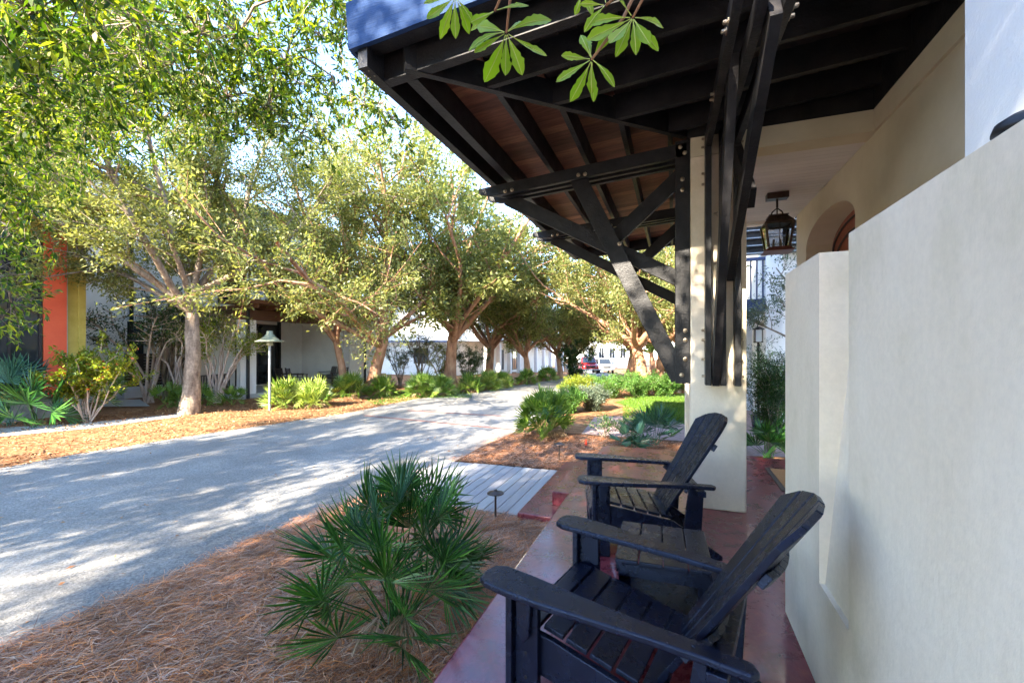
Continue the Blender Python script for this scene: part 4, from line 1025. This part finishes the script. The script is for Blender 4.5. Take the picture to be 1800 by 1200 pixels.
# ================================================================== SHRUBS AND SMALL TREES
def pg(px,py): return G(px,py)
shrub('dark leafy shrub tree leaning in front of the low white wall and gate', pg(262,708), 3, 4.2, 1.9, 9, 34, .10,.045, L_dark, barkp, name='small_tree', cat='small tree', rs_=.05, low=.45, jit=.09)
shrub('second dark shrub tree in front of the downpipe of the white house', pg(292,703), 4, 4.6, 2.0, 9, 34, .10,.045, L_dark, barkg, name='small_tree', cat='small tree', rs_=.05, low=.5, jit=.09)
shrub('multi stemmed pale pink barked tree with bright yellow green leaves between trunk and lamp', pg(382,708), 5, 3.4, 1.5, 11, 34, .09,.035, L_yel, barkp, name='small_tree', cat='small tree', rs_=.045, low=.55, jit=.08)
shrub('pale barked shrub tree just left of the big oak trunk', pg(318,706), 6, 3.6, 1.3, 7, 34, .09,.035, L_oak2, barkp, name='small_tree', cat='small tree', rs_=.045, low=.5, jit=.08)
pq = pg(72,738); shrub('spreading yellow green shrub with orange red blossoms in front of the orange panel', (pq.x+1.6,pq.y+.25,pq.z), 7, 2.1, 1.25, 14, 55, .075,.045, L_yel, barkp, low=.3, rs_=.02, flower=blueflo, kind='e')
shrub('grey green olive shrub in front of the left part of the garage', pg(703,678), 8, 2.6, 1.3, 12, 40, .07,.022, L_olive, barkg, low=.3, rs_=.02, name='shrub')
shrub('grey green small olive tree in front of the garage wall', pg(737,678), 9, 3.4, 1.7, 12, 50, .07,.022, L_olive, barkg, low=.4, rs_=.03, name='shrub')
shrub('yellow green bush in front of the right part of the garage', pg(778,680), 10, 2.6, 1.3, 12, 40, .07,.03, L_oak2, barkg, low=.2, rs_=.02)
shrub('dark rounded bush beside the first colonnade column', pg(822,678), 12, 2.4, 1.3, 14, 60, .07,.03, L_dark, barkg, low=.15, rs_=.02)
for k,(px,py,h,r,m_,lab) in enumerate([(1000,726,.75,.55,L_shrub,'airy green shrub behind the clumped palmetto, nearest the road'),(1040,722,.8,.6,L_olive,'blue green feathery shrub in the middle of the right bed'),(1075,700,.9,1.0,L_shrub,'dense green shrub in front of the leaning oak'),
        (1120,697,1.0,1.0,L_shrub,'dense green shrub at the foot of the leaning oak trunk'),(1165,697,1.0,.9,L_shrub,'green shrub left of the picket fence'),(1020,700,.8,.8,L_yel,'lime green shrub at the road edge below the cars'),
        (1062,770,.55,.45,L_dark,'thin twiggy dark leaved shrub beside the path light bed'),(1108,775,.5,.4,L_dark,'sparse twiggy shrub next to the right palmetto')]):
    shrub(lab, pg(px,py), 20+k, h, r, 20 if k < 6 else 7, 80 if k<6 else 9, .06,.022, m_, barkg, low=.1 if k<6 else .5, rs_=.008, group='shrubs in the right hand bed')
shrub('dense dark hedge bush at the right behind the timber post', pg(1185,690), 33, 3.0, 1.6, 16, 70, .08,.035, L_shrub, barkg, low=.05)
shrub('dark bush left of the red parked car', pg(1010,667), 34, 2.6, 1.4, 14, 60, .12,.05, L_dark, barkg, low=.05)
pz = G(1352,792,-.4)
shrub('tall feathery bamboo like shrub between the column and the screen wall', pz, 35, 2.15, .62, 22, 60, .055,.014, L_dark, barkg, low=.2, rs_=.007, name='nandina_shrub')
pz2 = D(1362,500,6.8)
shrub('second feathery shrub close behind, right of the lantern post', D(1372,600,8.6)*1.0 - Vector((0,0,D(1372,600,8.6).z+.42)), 36, 2.1, .6, 18, 50, .055,.015, L_shrub, barkg, low=.2, rs_=.007, name='nandina_shrub')
q = D(1375,480,9.0)
tree('slender dark leaved tree whose foliage hangs below the porch lantern', (q.x+.4,q.y,-.45), 71, 4.6, .07, 2.3, 6, 1.2, 40, .075, .026, L_olive, barkg, nb=5, nt_=5, group=None, jit=.06, droop=.4, name='small_tree', cat='small tree')
# ================================================================== PALMETTOS
palmetto('big dark green saw palmetto in the pine straw beside the porch edge', G(700,1108,-.40), 104, 46, 1.08, .40, 24, .018, L_palm, L_palmb, group=None)
palmetto('clumped dark palmetto where the straw bed meets the road', G(958,768,-.40), 2, 46, 1.0, .42, 18, .032, L_palmx, L_palmb, group=None, spread=.9)
palmetto('blue green palmetto just beyond the porch floor', G(1148,782,-.40), 3, 16, .75, .42, 16, .032, L_palmb, L_palm, group=None)
palmetto('small palmetto on the straw left of the blue green one', G(1108,792,-.40), 13, 7, .45, .32, 16, .03, L_palmb, None, group=None)
palmetto('dark palmetto at the foot of the feathery shrub beyond the column', G(1350,803,-.4), 4, 16, .65, .38, 16, .028, L_palm, None, group=None)
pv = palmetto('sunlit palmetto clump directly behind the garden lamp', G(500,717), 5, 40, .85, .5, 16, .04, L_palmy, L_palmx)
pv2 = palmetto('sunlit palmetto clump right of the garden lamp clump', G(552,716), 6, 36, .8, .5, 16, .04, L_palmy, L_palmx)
pm = palmetto('green palmetto at the foot of the twin trunked oak, left side', G(615,698), 7, 32, .9, .5, 14, .045, L_palmx, L_palmy)
for lab, px, py, src, s, rz in [
    ('green palmetto right beside the twin trunked oak', 672, 696, pm, .9, 1.0),
    ('green palmetto right of the twin trunked oak, first past the brick path', 742, 698, pm, 1.0, 2.0),
    ('rounded green palmetto second past the brick path', 775, 696, pm, .88, 3.0),
    ('green palmetto in front of the dark rounded bush', 826, 690, pm, .9, 4.0),
    ('yellowish palmetto in front of the first columns', 858, 686, pv, .95, .5),
    ('green palmetto beside the yellowish one at the columns', 882, 682, pm, .88, 5.0),
    ('green palmetto at the foot of the forked oak', 925, 676, pm, .9, .3),
    ('small palmetto farthest down the left verge', 962, 670, pm, .95, 2.2)]:
    dup(src, G(px,py), rz, lab, s)
pl = palmetto('blue green palmetto left of the big oak trunk', G(298,716), 8, 12, .7, .45, 14, .04, L_palmx, None)
dup(pl, G(350,712), 1.3, 'palmetto just right of the big oak trunk, in the shade', .9); dup(pl, G(408,712), 2.6, 'small palmetto by the pale pink barked tree', .8)
dup(pl, G(318,712), 4.4, 'low palmetto touching the big oak trunk on its left', .8)
palmetto('arching dark palmetto against the concrete base of the yellow house', G(62,752), 9, 12, 1.2, .75, 16, .05, L_palm, None, spread=1.1)
palmetto('upright sparse palmetto on a pale stem by the corner of the yellow house', G(172,724), 10, 14, 1.6, .5, 14, .04, L_palmx, None, spread=.75)
palmetto('blue fronded palmetto at the left edge in front of the window', G(18,748), 12, 14, 1.9, .6, 16, .045, L_palmb, None, spread=.8)
# ================================================================== LOOSE LITTER
rs = np.random.RandomState(9)
def needle_bed(name, xy, zoff, Lr, Wd, m):
    n = len(xy); a = rs.uniform(0, 2*math.pi, n); a = np.where(rs.random(n)<.45, rs.normal(.9,.5,n), a); L_ = rs.uniform(*Lr, n); bend = rs.normal(0,.35,n)
    d = np.stack([np.cos(a),np.sin(a),rs.normal(0,.10,n)],1); s = np.stack([-np.sin(a),np.cos(a),rs.normal(0,.2,n)],1)
    b = np.stack([xy[:,0],xy[:,1],np.full(n,zoff)+rs.random(n)**2*.035],1)
    m_ = b+d*L_[:,None]*.5+s*(bend*L_*.25)[:,None]+np.array([0,0,1])*(rs.uniform(0,.02,n))[:,None]; e = b+d*L_[:,None]
    e[:,2] = np.maximum(e[:,2], zoff-.005)
    w_ = s*Wd*.5
    V = np.stack([b-w_*.6,b+w_*.6,m_+w_,m_-w_,e+w_*.3,e-w_*.3],1)
    o = npmesh(name, V, 6, m, None, faces=[(0,1,2,3),(3,2,4,5)]); o['kind'] = 'stuff'; o['label'] = 'loose pine straw covering the bed'; return o
def inbed(n, y0, y1, x1):
    y = rs.uniform(y0,y1,n); xe = np.interp(y,[p.y for p in re_ if p.y>-8 and p.y<20],[p.x for p in re_ if p.y>-8 and p.y<20]); x = xe-.16*rs.random(n)**3+(x1-xe)*rs.random(n); return np.stack([x,y],1)
near = inbed(80000,.7,4.5,-1.05)
near = near[~((near[:,0]>-1.66)&(near[:,1]>4.48))]
far = inbed(26000,4.5,9.2,.3); far = far[~((far[:,0]>-3.45)&(far[:,0]<-1.0)&(far[:,1]<6.52)) & ~((far[:,0]>-1.65)&(far[:,1]<6.85))]
needle_bed('pine_straw', np.vstack([near,far]), -.400, (.09,.20), .0042, needles)
# dry leaves on the far verge
n = 16000; t_ = rs.random(n); yy = rs.uniform(3,20,n); lx = np.interp(yy,[p.y for p in le_],[p.x for p in le_]); xx = lx-rs.random(n)**1.3*6+.1
P = np.stack([xx,yy,np.array([gz(y) for y in yy])+.012+rs.random(n)*.015],1); Dr = rs.normal(0,1,(n,3)); Dr[:,2]*=.25; Nn = rs.normal(0,.4,(n,3)); Nn[:,2]+=1
o = leafset('leaf_litter', P, Dr, Nn, rs.uniform(.04,.09,n), rs.uniform(.02,.04,n), litter, None, 'q'); o['kind']='stuff'; o['label']='dry orange leaves scattered over the far verge'
n = 420; yy = rs.uniform(.5,14,n); lx = np.interp(yy,[p.y for p in le_],[p.x for p in le_]); rx = np.interp(yy,[p.y for p in re_ if p.y<20],[p.x for p in re_ if p.y<20]); f_ = rs.random(n); f_ = np.where(rs.random(n)<.5, 1-f_**3*.5, f_**2*.4); xx = lx+(rx-lx)*f_
P = np.stack([xx,yy,np.array([gz(y) for y in yy])+.02],1); Dr = rs.normal(0,1,(n,3)); Dr[:,2]*=.15; Nn = rs.normal(0,.25,(n,3)); Nn[:,2]+=1
o = leafset('road_leaves', P, Dr, Nn, rs.uniform(.03,.07,n), rs.uniform(.015,.03,n), litter, None, 'q'); o['kind']='stuff'; o['label']='a few dry leaves blown onto the road'
# grass blades on the lawns
def blades(cpx, n):
    P=[]; 
    for _ in range(n):
        a,b = rs.random(2); 
        (x0,y0),(x1,y1) = cpx; p = G(x0+(x1-x0)*a, y0+(y1-y0)*b); P.append((p.x,p.y,gz(p.y)+.005))
    P=np.array(P); Dr=rs.normal(0,.35,(n,3)); Dr[:,2]=1; Nn=rs.normal(0,1,(n,3)); return P,Dr,Nn
P,Dr,Nn = blades(((1095,697),(1235,742)),9000); P2,D2,N2 = blades(((665,688),(830,700)),4000)
P=np.vstack([P,P2]);Dr=np.vstack([Dr,D2]);Nn=np.vstack([Nn,N2])
o = leafset('grass', P, Dr, Nn, rs.uniform(.04,.09,len(P)), .012, L_grass, None, 'q'); o['kind']='stuff'; o['label']='short green lawn grass'
